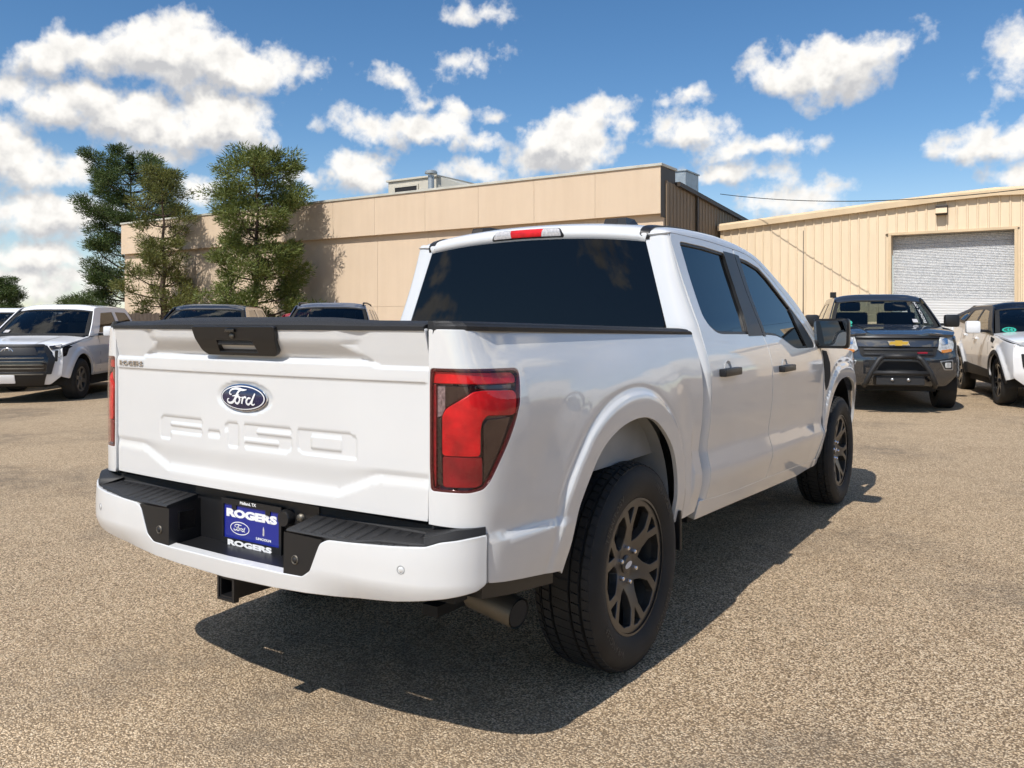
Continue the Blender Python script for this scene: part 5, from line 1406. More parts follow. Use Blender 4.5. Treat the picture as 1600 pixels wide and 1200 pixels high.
# doors --------------------------------------------------------------
def handle(y, z, par):
    x0 = float(SEC(z))
    h = empty  # noqa
    pk = MB().lathe([(.001, -.012), (.040, -.010), (.052, .001), (.056, .0025)], (x0, y, z), (1, 0, 0), 28).build("handle_cup", M_WHITE, par, smooth=True)
    b = MB().box(x0 - .002, x0 + .036, y - .125, y + .125, z - .020, z + .019, .008)
    return b.build("door_handle", M_PLAS2, par, angle=40)
def build_doors():
    g = .0022
    top = lambda a, b, n: [(y, float(DOOR_TOP(y))) for y in np.linspace(a, b, n)]
    rear = [(.7905, .545), (.7905, 1.0), (.7905, 1.27), (.797, 1.36), (.802, 1.45), (.806, 1.55), (.802, 1.66), (.793, 1.77), (.791, 1.81), (.806, float(DOOR_TOP(.806)) - .004)] + top(.83, 1.722, 14) + [(1.735, 1.70), (1.748, 1.50), (1.757, 1.33), (1.762, 1.29), (1.783, 1.22), (1.790, 1.10), (1.790, .95), (1.780, .82), (1.776, .757), (1.802, .66), (1.806, .61), (1.798, .52), (1.796, .492), (1.30, .510), (.95, .532)]
    rwin = [(.900, 1.802), (.93, 1.808), (1.229, 1.806), (1.560, 1.792), (1.575, 1.60), (1.560, 1.45), (1.520, 1.338), (1.505, 1.328), (1.08, 1.334), (1.01, 1.344), (.93, 1.380), (.897, 1.43), (.905, 1.55), (.907, 1.68)]
    front = [(y + .0125, z) for y, z in [(1.796, .492), (1.798, .52), (1.806, .61), (1.802, .66), (1.776, .757), (1.780, .82), (1.790, .95), (1.790, 1.10), (1.783, 1.22), (1.762, 1.29), (1.757, 1.33), (1.748, 1.50), (1.735, 1.70), (1.724, 1.815)]]
    front += top(1.745, 2.90, 24) + [(2.955, 1.235), (2.985, 1.17), (2.992, 1.10), (2.994, .95), (3.002, .82), (3.012, .70), (3.012, .62), (2.995, .50), (2.985, .440), (2.60, .455), (2.2, .474)]
    fwin = [(1.790, 1.783), (1.942, 1.772), (2.147, 1.738), (2.29, 1.677), (2.434, 1.592), (2.608, 1.476), (2.74, 1.37), (2.84, 1.275), (2.86, 1.235), (2.82, 1.222), (2.42, 1.226), (2.33, 1.236), (2.24, 1.262), (2.136, 1.294), (2.03, 1.312), (1.92, 1.318), (1.79, 1.322)]
    def seam(a, b): return [[(y, float(_st(y))) for y in np.linspace(a, b, 16)], [(y, float(_sb(y))) for y in np.linspace(a, b, 16)]]
    for nm, outl, win, wr, sm, hy, hz in (("rear_door", rear, rwin, .03, seam(.80, 1.78), 1.03, 1.148), ("front_door", front, fwin, .02, seam(1.83, 2.97), 2.05, 1.120)):
        wl = rounded(win, wr, 4)
        d = panel(nm, [outl, wl], S_side, .018, M_WHITE, truck, RX, .022, .0025, sm)
        c = np.mean(win, 0)
        inner = shrink(win, .015) if sum(win[i][0] * win[(i + 1) % len(win)][1] - win[(i + 1) % len(win)][0] * win[i][1] for i in range(len(win))) else win
        inner = rounded(inner, wr * .7, 4)
        outer = rounded(shrink(win, -.004), wr, 4)
        panel("window_trim", [outer, inner], S_glass(.007), .025, M_PLAS2, d, RX, .012, .002)
        panel("window_glass", [rounded(shrink(win, .004), wr, 4)], S_glass(.016), .05, M_GLASS, d, RX, 0)
        handle(hy, hz, d)
        if nm == "rear_door":
            panel("pillar_trim", [[(1.545, 1.800), (1.722, 1.796), (1.735, 1.70), (1.748, 1.50), (1.757, 1.322), (1.500, 1.322), (1.545, 1.45), (1.560, 1.60)]], S_glass(-.0018), .03, M_PLAS2, d, RX, .01, .002)
        else:
            panel("pillar_trim", [[(1.733, 1.796), (1.810, 1.791), (1.812, 1.60), (1.812, 1.45), (1.812, 1.315), (1.770, 1.318), (1.760, 1.50), (1.747, 1.70)]], S_glass(-.0018), .03, M_PLAS2, d, RX, .01, .002)
            panel("mirror_sail", [[(2.56, 1.500), (2.72, 1.385), (2.86, 1.265), (2.865, 1.228), (2.66, 1.224), (2.585, 1.36)]], S_glass(.004), .03, M_PLAS2, d, RX, .01, .002)
            m = empty("door_mirror"); m.parent = truck
            sh = MB()
            # housing with a rounded back, glass towards the rear
            zs = [1.218, 1.225, 1.26, 1.33, 1.39, 1.415, 1.421]; V = []; 
            for i, z in enumerate(zs):
                k = [.90, .97, 1, 1, 1, .97, .9][i]
                xc = 1.075 + (.0 if z < 1.4 else 0); hw = .118 * k
                dep = .13 * [.6, .8, 1, 1, .95, .85, .6][i]
                for a in np.linspace(0, 2 * math.pi, 24, endpoint=False):
                    cx = math.copysign(abs(math.cos(a)) ** .55, math.cos(a)); sy = math.copysign(abs(math.sin(a)) ** .7, math.sin(a))
                    V.append((xc + .012 * (z - 1.32) + hw * cx, 2.94 + (dep * sy if sy > 0 else .035 * sy), z))
            n = 24
            F = [(i * n + j, i * n + (j + 1) % n, (i + 1) * n + (j + 1) % n, (i + 1) * n + j) for i in range(len(zs) - 1) for j in range(n)] + [tuple(range(n))[::-1], tuple((len(zs) - 1) * n + j for j in range(n))]
            sh.add(V, F).build("mirror_housing", M_PLAS2, m, angle=50)
            panel("mirror_glass", [rounded([(.975, 1.236), (1.180, 1.236), (1.184, 1.405), (.968, 1.405)], .022, 4)], lambda x, z: (x, 2.901 + .02 * (x - 1.07) ** 2 + 0 * z, z), .05, M_MIRROR, m, (0, -1, 0), .004, .001)
            MB().box(.915, 1.0, 2.88, 2.97, 1.232, 1.275, .012).build("mirror_arm", M_PLAS2, m, angle=40)
            ml = empty("door_mirror"); ml.parent = truck
            for ch in list(m.children): mirror_x(ch, ml)
        mirror_x(d, truck)
    # rocker and dark structure behind the door gaps
    ro = [(.70, .548), (.95, .526), (1.30, .504), (1.80, .486), (2.6, .449), (2.985, .434), (3.07, .43), (3.085, .40), (3.05, .385), (2.6, .375), (1.9, .405), (1.3, .435), (.70, .462)]
    rk = panel("rocker_panel", [ro], S_side, .03, M_WHITE, truck, RX, .05, .004); mirror_x(rk, truck)
    for s in (-1, 1):
        a, b = sorted((s * .84, s * .935)); MB().box(a, b, .74, 3.08, .46, 1.26).build("inner_structure", M_FRAME, truck)
        a, b = sorted((s * .70, s * .765)); MB().box(a, b, .80, 2.1, 1.70, 1.835).build("inner_structure", M_FRAME, truck)
M_MIRROR = simple("mirror_glass", (.22, .23, .24), .02, metal=1.0)
build_doors()

# front end (mostly hidden from here) --------------------------------
def build_front():
    hood_z = pchip([(2.95, 1.245), (3.2, 1.235), (3.8, 1.205), (4.3, 1.15), (4.52, 1.09)])
    def S_fend(y, z):
        t = np.clip((y - 3.85) / .75, 0, 1); return side_x(y, z) * (1 - .16 * t * t), y, z
    fo = [(3.0, 1.215), (3.01, 1.17), (3.018, 1.10), (3.02, .95), (3.028, .82), (3.036, .70), (3.036, .62), (3.02, .50), (3.012, .44), (3.05, .432), (3.085, .44)]
    fo += [p for p in ARCH_F if p[1] > .44] + [(4.20, .50), (4.45, .55), (4.58, .70), (4.58, .95), (4.52, 1.06), (4.3, 1.13), (3.8, 1.185), (3.3, 1.215)]
    f = panel("front_fender", [fo], S_fend, .022, M_WHITE, truck, RX, .02, .003)
    panel("fender_vent", [[(3.022, 1.20), (3.135, 1.190), (3.175, 1.10), (3.165, 1.02), (3.11, .945), (3.065, .92), (3.032, .98), (3.024, 1.10)]], lambda y, z: (side_x(y, z) + .004, y, z), .02, M_FRAME, f, RX, .01, .002)
    mirror_x(f, truck)
    def S_hood(x, y):
        q = (x / .95) ** 2; return x, y, hood_z(y) + .03 - .055 * q * q + .018 * sstep(np.abs(x), .30, .42)
    panel("hood", [[(-.93, 3.02), (.93, 3.02), (.935, 3.8), (.90, 4.3), (.83, 4.56), (0, 4.62), (-.83, 4.56), (-.90, 4.3), (-.935, 3.8)]], S_hood, .06, M_WHITE, truck, (0, 0, 1), .03, .004)
    def S_ws(x, t):
        q = (x / .75) ** 2; y = 2.36 + .66 * t; z = 1.862 - .60 * t
        return x * (1 + .22 * t), y - .07 * q, z - .01 * q
    panel("windshield", [[(-.66, .02), (.66, .02), (.69, .98), (-.69, .98)]], S_ws, .08, M_GLASS, truck, (0, .5, 1), .004, .001)
    def S_gr(x, z): return x, 4.66 - .10 * (x / .9) ** 2 - .06 * np.clip((z - .9) / .25, 0, 1) ** 2, z
    gr = panel("grille", [rounded([(-.56, .72), (.56, .72), (.62, 1.06), (-.62, 1.06)], .04, 4)], S_gr, .06, M_GLOSSBLK, truck, (0, 1, 0), .03, .004)
    for k in range(4):
        z = .78 + k * .075
        panel("grille_bar", [[(-.55, z), (.55, z), (.55, z + .02), (-.55, z + .02)]], lambda x, z: (x, S_gr(x, z)[1] + .012, z), .06, M_PLAS2, gr, (0, 1, 0), .012, .003)
    for s in (-1, 1):
        panel("headlight", [[(s * .58, .80), (s * .90, .82), (s * .89, 1.05), (s * .63, 1.06)]], lambda x, z: (x, S_gr(x, z)[1] - .03, z), .05, M_CLEAR, truck, (0, 1, 0), .03, .004)
    def S_fb(x, z): return x, 4.70 - .20 * (x / .86) ** 4 - .03 * np.abs(z - .62) / .15, z
    panel("front_bumper", [rounded([(-.84, .48), (.84, .48), (.84, .74), (-.84, .74)], .05, 4)], S_fb, .05, M_WHITE, truck, (0, 1, 0), .06, .006)
    fl = smooth_poly([(3.10, .45), (3.10, .62), (3.18, .84), (3.38, .99), (3.6, 1.03), (3.85, .98), (4.06, .84), (4.15, .62), (4.16, .45)], 4)
    V = [(x, y, z) for x in (.60, .95) for y, z in fl]; n = len(fl)
    ln = mesh_obj("wheel_liner", V, [(i, i + 1, n + i + 1, n + i) for i in range(n - 1)], M_PLAS2, truck, True); mirror_x(ln, truck)
    o = MB().tube([(.855, 3.06, 1.235), (.855, 3.06, 1.30), (.857, 3.055, 1.50), (.86, 3.05, 2.05)], [.012, .009, .0035, .0022], 8).build("antenna_mast", M_PLAS2, truck, smooth=True)
build_front()

# ------------------------------------------------------------------ parked vehicles (local frame: +Y forward, x right, origin on the ground below the front axle)
M_WSCREEN = mat_lens("clear_windshield", (.42, .47, .45))
M_TINTWIN = mat_lens("tinted_side_glass", (.16, .17, .17), .03); M_DARKWIN = mat_glass("dark_side_glass", (.002, .002, .002), 1.28)
M_PWHITE2 = mat_paint("white_paint_parked", (.84, .84, .84), ior=1.5)
M_PGREY = mat_paint("dark_grey_metallic", (.026, .028, .032), .15, .4)
M_PBLACKISH = mat_paint("black_grey_paint", (.018, .019, .022), .2, .3)
M_PBLUEGREY = mat_paint("blue_grey_metallic", (.12, .135, .175), .45, .32)
M_PRED = mat_paint("red_paint", (.32, .012, .012))
M_SILVER = simple("silver_trim", (.45, .45, .45), .3, metal=.8)
M_GOLD = simple("gold_emblem", (.62, .40, .06), .35, metal=.3)
M_LAMP = simple("headlamp_lens", (.42, .43, .43), .08, coat=1.0, var=.4, vscale=25)
M_ALLOY2 = simple("grey_alloy", (.20, .20, .20), .35, metal=.7)
M_BLKALLOY = simple("black_alloy", (.012, .012, .013), .25, coat=.5)
M_STICKER = simple("teal_sticker", (.02, .33, .24), .5)
M_AMBER = simple("amber_lens", (.5, .18, .02), .15, coat=1)

def parked_wheel(R, Wt, Rr, nsp, rim_mat, deep=.03):
    root = empty("wheel")
    pr = [(Rr - .01, Wt * .36), (Rr + .01, Wt * .42), (Rr + (R - Rr) * .5, Wt * .5), (R - .02, Wt * .46), (R - .004, Wt * .36), (R, Wt * .2), (R, -Wt * .2), (R - .02, -Wt * .46), (Rr, -Wt * .4)]
    MB().lathe(pr, (0, 0, 0), (1, 0, 0), 44).build("tyre", M_RUB, root, angle=50)
    rim = MB().lathe([(Rr - .006, Wt * .42), (Rr + .004, Wt * .42), (Rr + .004, Wt * .36), (Rr - .02, Wt * .30), (Rr - .03, -Wt * .35)], (0, 0, 0), (1, 0, 0), 40).build("rim", rim_mat, root, angle=40)
    circ = [((Rr - .005) * math.cos(2 * math.pi * k / 48), (Rr - .005) * math.sin(2 * math.pi * k / 48)) for k in range(48)]
    holes = []
    for k in range(nsp):
        c = math.pi / 2 + (k + .5) * 2 * math.pi / nsp; h = math.pi / nsp
        p = lambda r, a: (r * math.cos(a), r * math.sin(a))
        holes.append(rounded([p(Rr * .36, c), p(Rr * .55, c - h * .52), p(Rr * .88, c - h * .66), p(Rr * .92, c), p(Rr * .88, c + h * .66), p(Rr * .55, c + h * .52)], .015, 2))
    dish = pchip([(0, Wt * .34), (Rr * .3, Wt * .33), (Rr, Wt * .40)])
    panel("spoke_face", [circ] + holes, lambda u, v: (dish(np.hypot(u, v)), u, v), .03, rim_mat, rim, RX, deep, .003)
    MB().lathe([(.001, .012), (.035, .010), (.04, -.01)], (Wt * .34, 0, 0), (1, 0, 0), 20).build("center_cap", rim_mat, rim, smooth=True)
    MB().lathe([(.001, 0), (Rr * .72, 0), (Rr * .72, -.03), (.001, -.03)], (0, 0, 0), (1, 0, 0), 28).build("brake_disc", M_STEEL, root)
    return root

def vehicle(name, label, cat, loc, rz, sp, group=None):
    t = empty(name, loc, rz); tag(t, label, cat, group)
    W, H, wb, yF, yR, R, ra = (sp[k] for k in ('W', 'H', 'wb', 'yF', 'yR', 'R', 'ra'))
    hw = W / 2; paint = sp['paint']; belt = pchip(sorted(sp['belt'])); yc = sp['cab']         # cab: a0 (glass base), a1 (glass top), c1 (roof rear), c0 (rear base)
    prof = pchip(sp.get('prof', [(.25, .90), (.42, .955), (.55, .985), (.78, 1.0), (.98, .995), (1.12, .975), (1.25, .945), (1.40, .925)]))
    zb = sp.get('zb', .42)
    def arch(c, r=ra):
        return [(c + r * math.cos(a), R * .95 + r * math.sin(a) * sp.get('asq', 1.0)) for a in np.linspace(math.radians(-8), math.radians(188), 26)]
    AF, AR = arch(0), arch(-wb)
    def Xs(y, z):
        y = np.asarray(y, float); z = np.asarray(z, float)
        pl = 1 - .20 * np.clip((y - .30) / (yF - .30), 0, 1) ** 2.4 - .05 * np.clip((-wb - .5 - y) / .8, 0, 1) ** 2
        f = np.zeros(y.shape)
        for c in (0, -wb):
            d = np.abs(np.hypot(y - c, (z - R * .95) / sp.get('asq', 1.0)) - ra); f = np.maximum(f, sp.get('flare', .03) * (1 - sstep(d, .06, .16)) * (z > R * .6))
        return hw * prof(z) * pl + f - sp.get('flare', .03)
    S = lambda y, z: (Xs(y, z), y, z)
    yS = yF - .245
    top = sp['shoulder']                                   # from front to rear (y,z)
    out = [(yS, zb + .05)] + [(ra + .04, zb)] + [p for p in AF if p[1] > zb - .0] + [(-ra - .04, zb), (-wb + ra + .04, zb)] + [p for p in AR if p[1] > zb] + [(-wb - ra - .04, zb + .02), (yR + .04, zb + .12), (yR, .75), (yR, top[-1][1])] + list(top[::-1]) + [(yS, top[0][1] - .02)]
    side = panel("body_side", [out], S, .05, paint, t, RX, .03, .004)
    # door seams, handles on both sides
    sides = [side]
    for a in sp.get('seams', []):
        for off in (0,):
            y = a
            q = panel("door_seam", [[(y - .006, zb + .07), (y + .006, zb + .07), (y + .006, float(belt(y)) - .02), (y - .006, float(belt(y)) - .02)]], lambda yy, zz: (Xs(yy, zz) + .0012, yy, zz), .2, M_FRAME, side, RX, 0)
    for (y, z) in sp.get('handles', []):
        MB().box(float(Xs(np.array([y]), np.array([z]))[0]) - .005, float(Xs(np.array([y]), np.array([z]))[0]) + .035, y - .10, y + .10, z - .018, z + .018, .008).build("door_handle", sp.get('hmat', paint), side)
    if sp.get('clad'):
        for A, c in ((AF, 0), (AR, -wb)):
            o2 = arch(c, ra + .055)
            panel("arch_trim", [[p for p in A if p[1] > zb - .08] + [p for p in o2[::-1] if p[1] > zb - .08]], lambda yy, zz: (Xs(yy, zz) + .006, yy, zz), .05, M_PLAS, side, RX, .02, .004)
        panel("sill_trim", [[(-ra - .02, zb - .02), (-wb + ra + .02, zb - .02), (-wb + ra + .06, zb + .17), (-ra - .06, zb + .10)]], lambda yy, zz: (Xs(yy, zz) + .008, yy, zz), .05, M_PLAS, side, RX, .03, .004)
    for nm, poly, mt, off in sp.get('side_bits', []):
        panel(nm, [rounded(poly, .01, 2)], lambda yy, zz: (Xs(yy, zz) + off, yy, zz), .04, mt, side, RX, .01, .002)
    mirror_x(side, t, "body_side")
    # greenhouse
    zr = H - .075; ti = sp.get('tumble', .18)
    def Xg(y, z):
        bz = belt(y); k = np.clip((z - bz) / (zr - bz + 1e-6), -.1, 1.05)
        return hw * sp.get('gw', .915) * (1 - ti * k ** 1.15 * np.sign(k) * 1.0) if False else hw * sp.get('gw', .915) * (1 - ti * np.abs(k) ** 1.15 * (k > 0))
    G = lambda off: (lambda y, z: (Xg(y, z) + off, y, z))
    a0, a1, c1, c0 = yc
    gs = [(a0 + .05, float(belt(a0)) - .04), (a0, float(belt(a0)) + .02), (a1 + .06, zr - .03), (a1 - .06, zr)] + [(y, zr + .012 * math.sin(math.pi * (a1 - y) / (a1 - c1))) for y in np.linspace(a1 - .2, c1 + .1, 6)] + [(c1, zr - .02), (c0, float(belt(c0)) + .02), (c0 - .01, float(belt(c0)) - .04)]
    wins = [rounded(w, .035, 3) for w in sp['windows']]
    gh = panel("cab_side", [gs] + wins, G(0), .06, sp.get('pillar', paint), t, RX, .02, .003)
    for w in wins:
        panel("side_window", [w], G(-.006), .12, sp.get('wglass', M_TINTWIN), gh, RX, 0)
    mirror_x(gh, t, "cab_side")
    # roof
    xe = hw * sp.get('gw', .915) * (1 - ti)
    def Sr(x, y):
        q = (x / xe) ** 2; u = np.clip((y - c1) / (a1 - c1), 0, 1)
        return x, y, zr + .075 * (1 - q * q * .98) * (1 - .25 * (2 * u - 1) ** 4) + .012 * np.sin(np.pi * u) * q - .105 * sstep(y, a1 - .22, a1 + .13) ** 1.5
    panel("roof", [rounded([(-xe, c1 + .02), (xe, c1 + .02), (xe, a1 + .03), (xe * .5, a1 + .11), (0, a1 + .13), (-xe * .5, a1 + .11), (-xe, a1 + .03)], .03, 2)], Sr, .07, sp.get('roofmat', paint), t, (0, 0, 1), .02, .004)
    # windshield
    def Sw(x, k):
        zb_ = belt(a0) + .0; wx = (hw * .86) * (1 - k) + (xe * .97) * k
        q = x ** 2
        y = (a0 + .17 * (1 - q)) * (1 - k) + (a1 + .04 + .085 * (1 - q)) * k
        return x * wx, y, (zb_ - .02) * (1 - k) + (zr - .085 + .045 * (1 - q * q)) * k + .03 * np.sin(np.pi * k)
    ws = panel("windshield", [[(-.97, .03), (.97, .03), (.95, .95), (-.95, .95)]], Sw, .1, M_WSCREEN, t, (0, .6, 1), 0)
    panel("windshield_frame", [[(-1.03, -.02), (1.03, -.02), (1.02, 1.0), (-1.02, 1.0)], [(-.95, .06), (.95, .06), (.93, .93), (-.93, .93)]], lambda x, k: tuple(np.array(Sw(x, k)) + np.array([0, .004, .004]).reshape(3, *([1] * np.ndim(x)))), .08, M_FRAME, ws, (0, .6, 1), 0)
    for nm, poly, mt in sp.get('stickers', []):
        panel(nm, [poly], lambda x, k: tuple(np.array(Sw(x, k)) + np.array([0, .010, .010]).reshape(3, *([1] * np.ndim(x)))), .05, mt, ws, (0, .6, 1), 0)
    # rear glass of the cabin
    def Sb(x, k):
        wx = (hw * .84) * (1 - k) + (xe * .95) * k; return x * wx, c0 * (1 - k) + c1 * k + .02, belt(c0) * (1 - k) + (zr + .03) * k
    if sp.get('kind') == 'pickup':
        panel("rear_window", [[(-.93, .08), (.93, .08), (.92, .9), (-.92, .9)]], Sb, .1, sp.get('wglass', M_TINTWIN), t, (0, -1, 0), 0)
        MB().box(-hw * .9, hw * .9, c0 - .03, c0 + .0, zb + .1, float(belt(c0))).build("cab_back", paint, t)
    else:
        panel("rear_window", [[(-1.0, -.02), (1.0, -.02), (1.0, 1.0), (-1.0, 1.0)]], Sb, .1, M_GLASS, t, (0, -1, 0), 0)
        MB().box(-hw * .92, hw * .92, yR + .0, yR + .05, zb + .15, top[-1][1]).build("tailgate", paint, t)
        MB().add([(-hw * .92, yR + .02, top[-1][1]), (hw * .92, yR + .02, top[-1][1]), (hw * .88, c0, float(belt(c0)) + .01), (-hw * .88, c0, float(belt(c0)) + .01)], [(0, 1, 2, 3)]).build("rear_deck", paint, t)
    # hood
    hd = pchip(sp['hood'][::-1])
    def Sh(x, y):
        pl = 1 - .20 * np.clip((y - .30) / (yF - .30), 0, 1) ** 2.4; q = np.abs(x / (hw * .95 * pl))
        rid = sp.get('ridge', .02)
        return x, y, hd(y) + sp.get('crown', .03) * (1 - q ** 3) + rid * (sstep(q, .42, .54) - 1) * .6 * sstep(y, a0, a0 + .5)
    hx = lambda y: hw * .955 * (1 - .20 * max(0, min(1, (y - .30) / (yF - .30))) ** 2.4) - sp.get('flare', .03)
    yh = sp['hood'][0][0]
    ho = [(s * hx(y), y) for s, ys_ in ((1, np.linspace(a0 + .02, yh - .04, 9)), (-1, np.linspace(yh - .04, a0 + .02, 9))) for y in ys_]
    mid = len(ho) // 2; ho = ho[:mid] + [(hx(yh) * .6, yh + .04), (0, yh + .06), (-hx(yh) * .6, yh + .04)] + ho[mid:]
    panel("hood", [ho], Sh, .06, paint, t, (0, 0, 1), .03, .006)
    MB().box(-hw * .86, hw * .86, a0 - .05, a0 + .20, float(belt(a0)) - .10, float(belt(a0)) - .015).build("cowl", M_FRAME, t)
    # front fascia
    zh = sp['hood'][0][1]
    def Yf(x, z):
        q = np.abs(x / (hw * .92)); return yF - .27 * q ** 3 - sp.get('lean', .10) * np.clip((z - .75) / .4, 0, 1) ** 1.6 - .10 * np.clip((.55 - z) / .25, 0, 1) ** 1.5
    F_ = lambda off: (lambda x, z: (x, Yf(x, z) + off, z))
    fx = hw * sp.get('fx', .885)
    base = panel("front_fascia", [rounded([(-fx, zb + .06), (-fx * .8, sp.get('zf', .36)), (fx * .8, sp.get('zf', .36)), (fx, zb + .06), (fx, zh - .03), (fx * .75, zh + .01), (-fx * .75, zh + .01), (-fx, zh - .03)], .04, 3)], F_(0), .05, sp.get('fmat', paint), t, (0, 1, 0), .08, .008)
    for item in sp['front']:
        nm, poly, mt, off, kids = item
        both = poly[0][0] is None
        for sgn in ((1, -1) if nm.startswith('*') else (1,)):
            pp = [(sgn * x, z) for x, z in poly]; n2 = nm.lstrip('*')
            o = panel(n2, [rounded(pp, sp.get('fr', .012), 2)], F_(off), .05, mt, base, (0, 1, 0), .03, .005)
    # under side, liners, cabin
    MB().box(-hw * .86, hw * .86, -wb + ra + .02, -ra - .02, .26, zb + .25).build("underbody", M_FRAME, t)
    MB().box(-hw * .60, hw * .60, -ra, yF - .32, .30, .95).build("engine_bay", M_FRAME, t)
    MB().box(-hw * .60, hw * .60, yR + .25, -wb + ra, .40, .85).build("underbody", M_FRAME, t)
    for c in (0, -wb):
        for s in (-1, 1):
            pts = arch(c, ra + .015); V = [(s * x, y, z) for x in (hw * .55, hw * .93) for y, z in pts]; n = len(pts)
            mesh_obj("wheel_liner", V, [(i, i + 1, n + i + 1, n + i) for i in range(n - 1)], M_FRAME, t, True)
    inn = MB(); inn.box(-hw * .84, hw * .84, c0 + .06, a0 - .05, zb + .1, float(belt(a0)) - .16)
    inn.build("cabin_floor", M_SEAT, t)
    for y in sp.get('seats', (-1.45, -2.35)):
        for x in (-.38, .38):
            s = MB(); s.box(x - .25, x + .25, y - .08, y + .08, .9, float(belt(y)) + .22, .05); s.box(x - .13, x + .13, y - .05, y + .05, float(belt(y)) + .24, float(belt(y)) + .40, .04); s.build("seat", M_SEAT, t)
    MB().box(-hw * .80, hw * .80, a0 - .32, a0 - .02, float(belt(a0)) - .20, float(belt(a0)) - .02, .03).build("dashboard", M_SEAT, t)
    MB().box(-.11, .11, a1 - .06, a1 + .02, zr - .10, zr - .03, .02).build("interior_mirror", M_FRAME, t)
    # door mirrors
    my, mz = sp['mirror']
    for s in (-1, 1):
        x0 = hw * .93
        m = MB().box(*sorted((s * (x0 + .10), s * (x0 + .33))), my - .07, my + .08, mz - .09, mz + .12, .045).build("door_mirror", sp.get('mmat', paint), t, angle=50)
        MB().box(*sorted((s * (x0 - .02), s * (x0 + .13))), my - .03, my + .04, mz - .07, mz - .025, .01).build("mirror_arm", M_PLAS2, m)
    # bed of pickups
    if sp.get('kind') == 'pickup':
        MB().box(-hw * .84, hw * .84, yR + .08, c0 - .06, .72, .78).build("bed_floor", M_PLAS2, t)
        MB().box(-hw * .92, hw * .92, yR + .01, yR + .07, zb + .2, top[-1][1] - .005).build("tailgate", paint, t)
        MB().box(-hw * .86, hw * .86, c0 - .10, c0 - .05, .78, top[-1][1] - .02).build("bed_front_wall", paint, t)
    wt = sp['wheel']; first = [True]
    tr = sp.get('track', hw - .155)
    for s in (1, -1):
        for y in (0, -wb):
            w = copy_tree(wt, t); w.location = (s * tr, y, R - .006); w.rotation_euler = (.3 + y, 0, 0 if s > 0 else math.pi)
    return t
WH_GREY = parked_wheel(.415, .27, .245, 6, M_ALLOY2)
WH_BLACK = parked_wheel(.375, .24, .262, 5, M_BLKALLOY, .02)
WH_MUD = parked_wheel(.405, .28, .215, 6, M_BLKALLOY)

def grille_bars(x, z0, z1, n, mat, off, h=.018):
    return [("grille_bar", [(-x, z0 + (z1 - z0) * k / max(1, n - 1)), (x, z0 + (z1 - z0) * k / max(1, n - 1)), (x, z0 + (z1 - z0) * k / max(1, n - 1) + h), (-x, z0 + (z1 - z0) * k / max(1, n - 1) + h)], mat, off, ()) for k in range(n)]
BIG = dict(kind='pickup', W=2.03, H=1.93, wb=3.70, yF=.98, yR=-4.92, R=.415, ra=.50, zb=.46, flare=.035, asq=1.0,
           belt=[(.9, 1.10), (-.3, 1.27), (-.6, 1.30), (-3.2, 1.34), (-5, 1.36)], cab=(-.52, -1.25, -3.10, -3.32),
           shoulder=[(.72, 1.04), (.4, 1.10), (0, 1.155), (-.45, 1.225), (-.9, 1.26), (-2, 1.29), (-3.3, 1.31), (-3.36, 1.36), (-4.92, 1.38)],
           hood=[(.78, 1.075), (.5, 1.13), (0, 1.185), (-.52, 1.245)], crown=.055, ridge=.03,
           windows=[[(-.98, 1.325), (-1.44, 1.745), (-2.13, 1.775), (-2.15, 1.345)], [(-2.32, 1.35), (-2.30, 1.775), (-2.95, 1.765), (-3.10, 1.60), (-3.12, 1.36)]],
           seams=[-.98, -2.22, -3.34], handles=[(-1.98, 1.16), (-2.98, 1.17)], mirror=(-.98, 1.34), tumble=.20, gw=.93)
def T(**k):
    d = dict(BIG); d.update(k); return d
TUNDRA_FRONT = [
    ("grille", [(-.66, 1.10), (.66, 1.10), (.76, .96), (.68, .60), (-.68, .60), (-.76, .96)], M_GLOSSBLK, .012, ()),
    ("grille_surround", [(-.62, 1.125), (.62, 1.125), (.66, 1.085), (-.66, 1.085)], M_PLAS2, .030, ()),
    ("*surround_leg", [(.63, 1.11), (.69, 1.05), (.82, .84), (.76, .56), (.68, .56), (.72, .86), (.63, 1.05)], M_PLAS2, .030, ()),
    ("emblem_bar", [(-.48, 1.06), (.48, 1.06), (.54, .92), (-.54, .92)], M_PLAS2, .020, ()),
    *grille_bars(.64, .66, .86, 4, M_STEEL, .022, .010),
    ("*headlight", [(.70, 1.085), (.885, 1.115), (.890, 1.065), (.80, 1.03), (.74, 1.025)], M_SMOKE, .022, ()),
    ("*headlight_lower", [(.845, 1.02), (.893, 1.06), (.893, .89), (.855, .875)], M_LAMP, .024, ()),
    ("*vent", [(.80, 1.0), (.838, 1.005), (.842, .80), (.82, .80)], M_FRAME, .024, ()),
    ("lower_grille", [(-.70, .60), (.70, .60), (.62, .34), (-.62, .34)], M_PLAS2, .018, ()),
    ("lower_bar", [(-.64, .565), (.64, .565), (.64, .550), (-.64, .550)], M_STEEL, .03, ()),
    ("license_plate", [(-.155, .545), (.155, .545), (.155, .39), (-.155, .39)], M_WHT, .034, ()),
]
def emblem_ring(t, y, z, a, b, mat):
    pts = [(a * math.cos(k * 2 * math.pi / 32), y, z + b * math.sin(k * 2 * math.pi / 32)) for k in range(33)]
    m = MB().tube(pts, .012, 6, False)
    pts = [(a * .42 * math.cos(k * 2 * math.pi / 24), y, z + b * .9 * math.sin(k * 2 * math.pi / 24)) for k in range(25)]
    m.tube(pts, .008, 6, False)
    pts = [(a * .8 * math.cos(k * 2 * math.pi / 24), y, z + b * .35 + b * .45 * math.sin(k * 2 * math.pi / 24)) for k in range(25)]
    m.tube(pts, .008, 6, False)
    return m.build("emblem", mat, t, smooth=True)
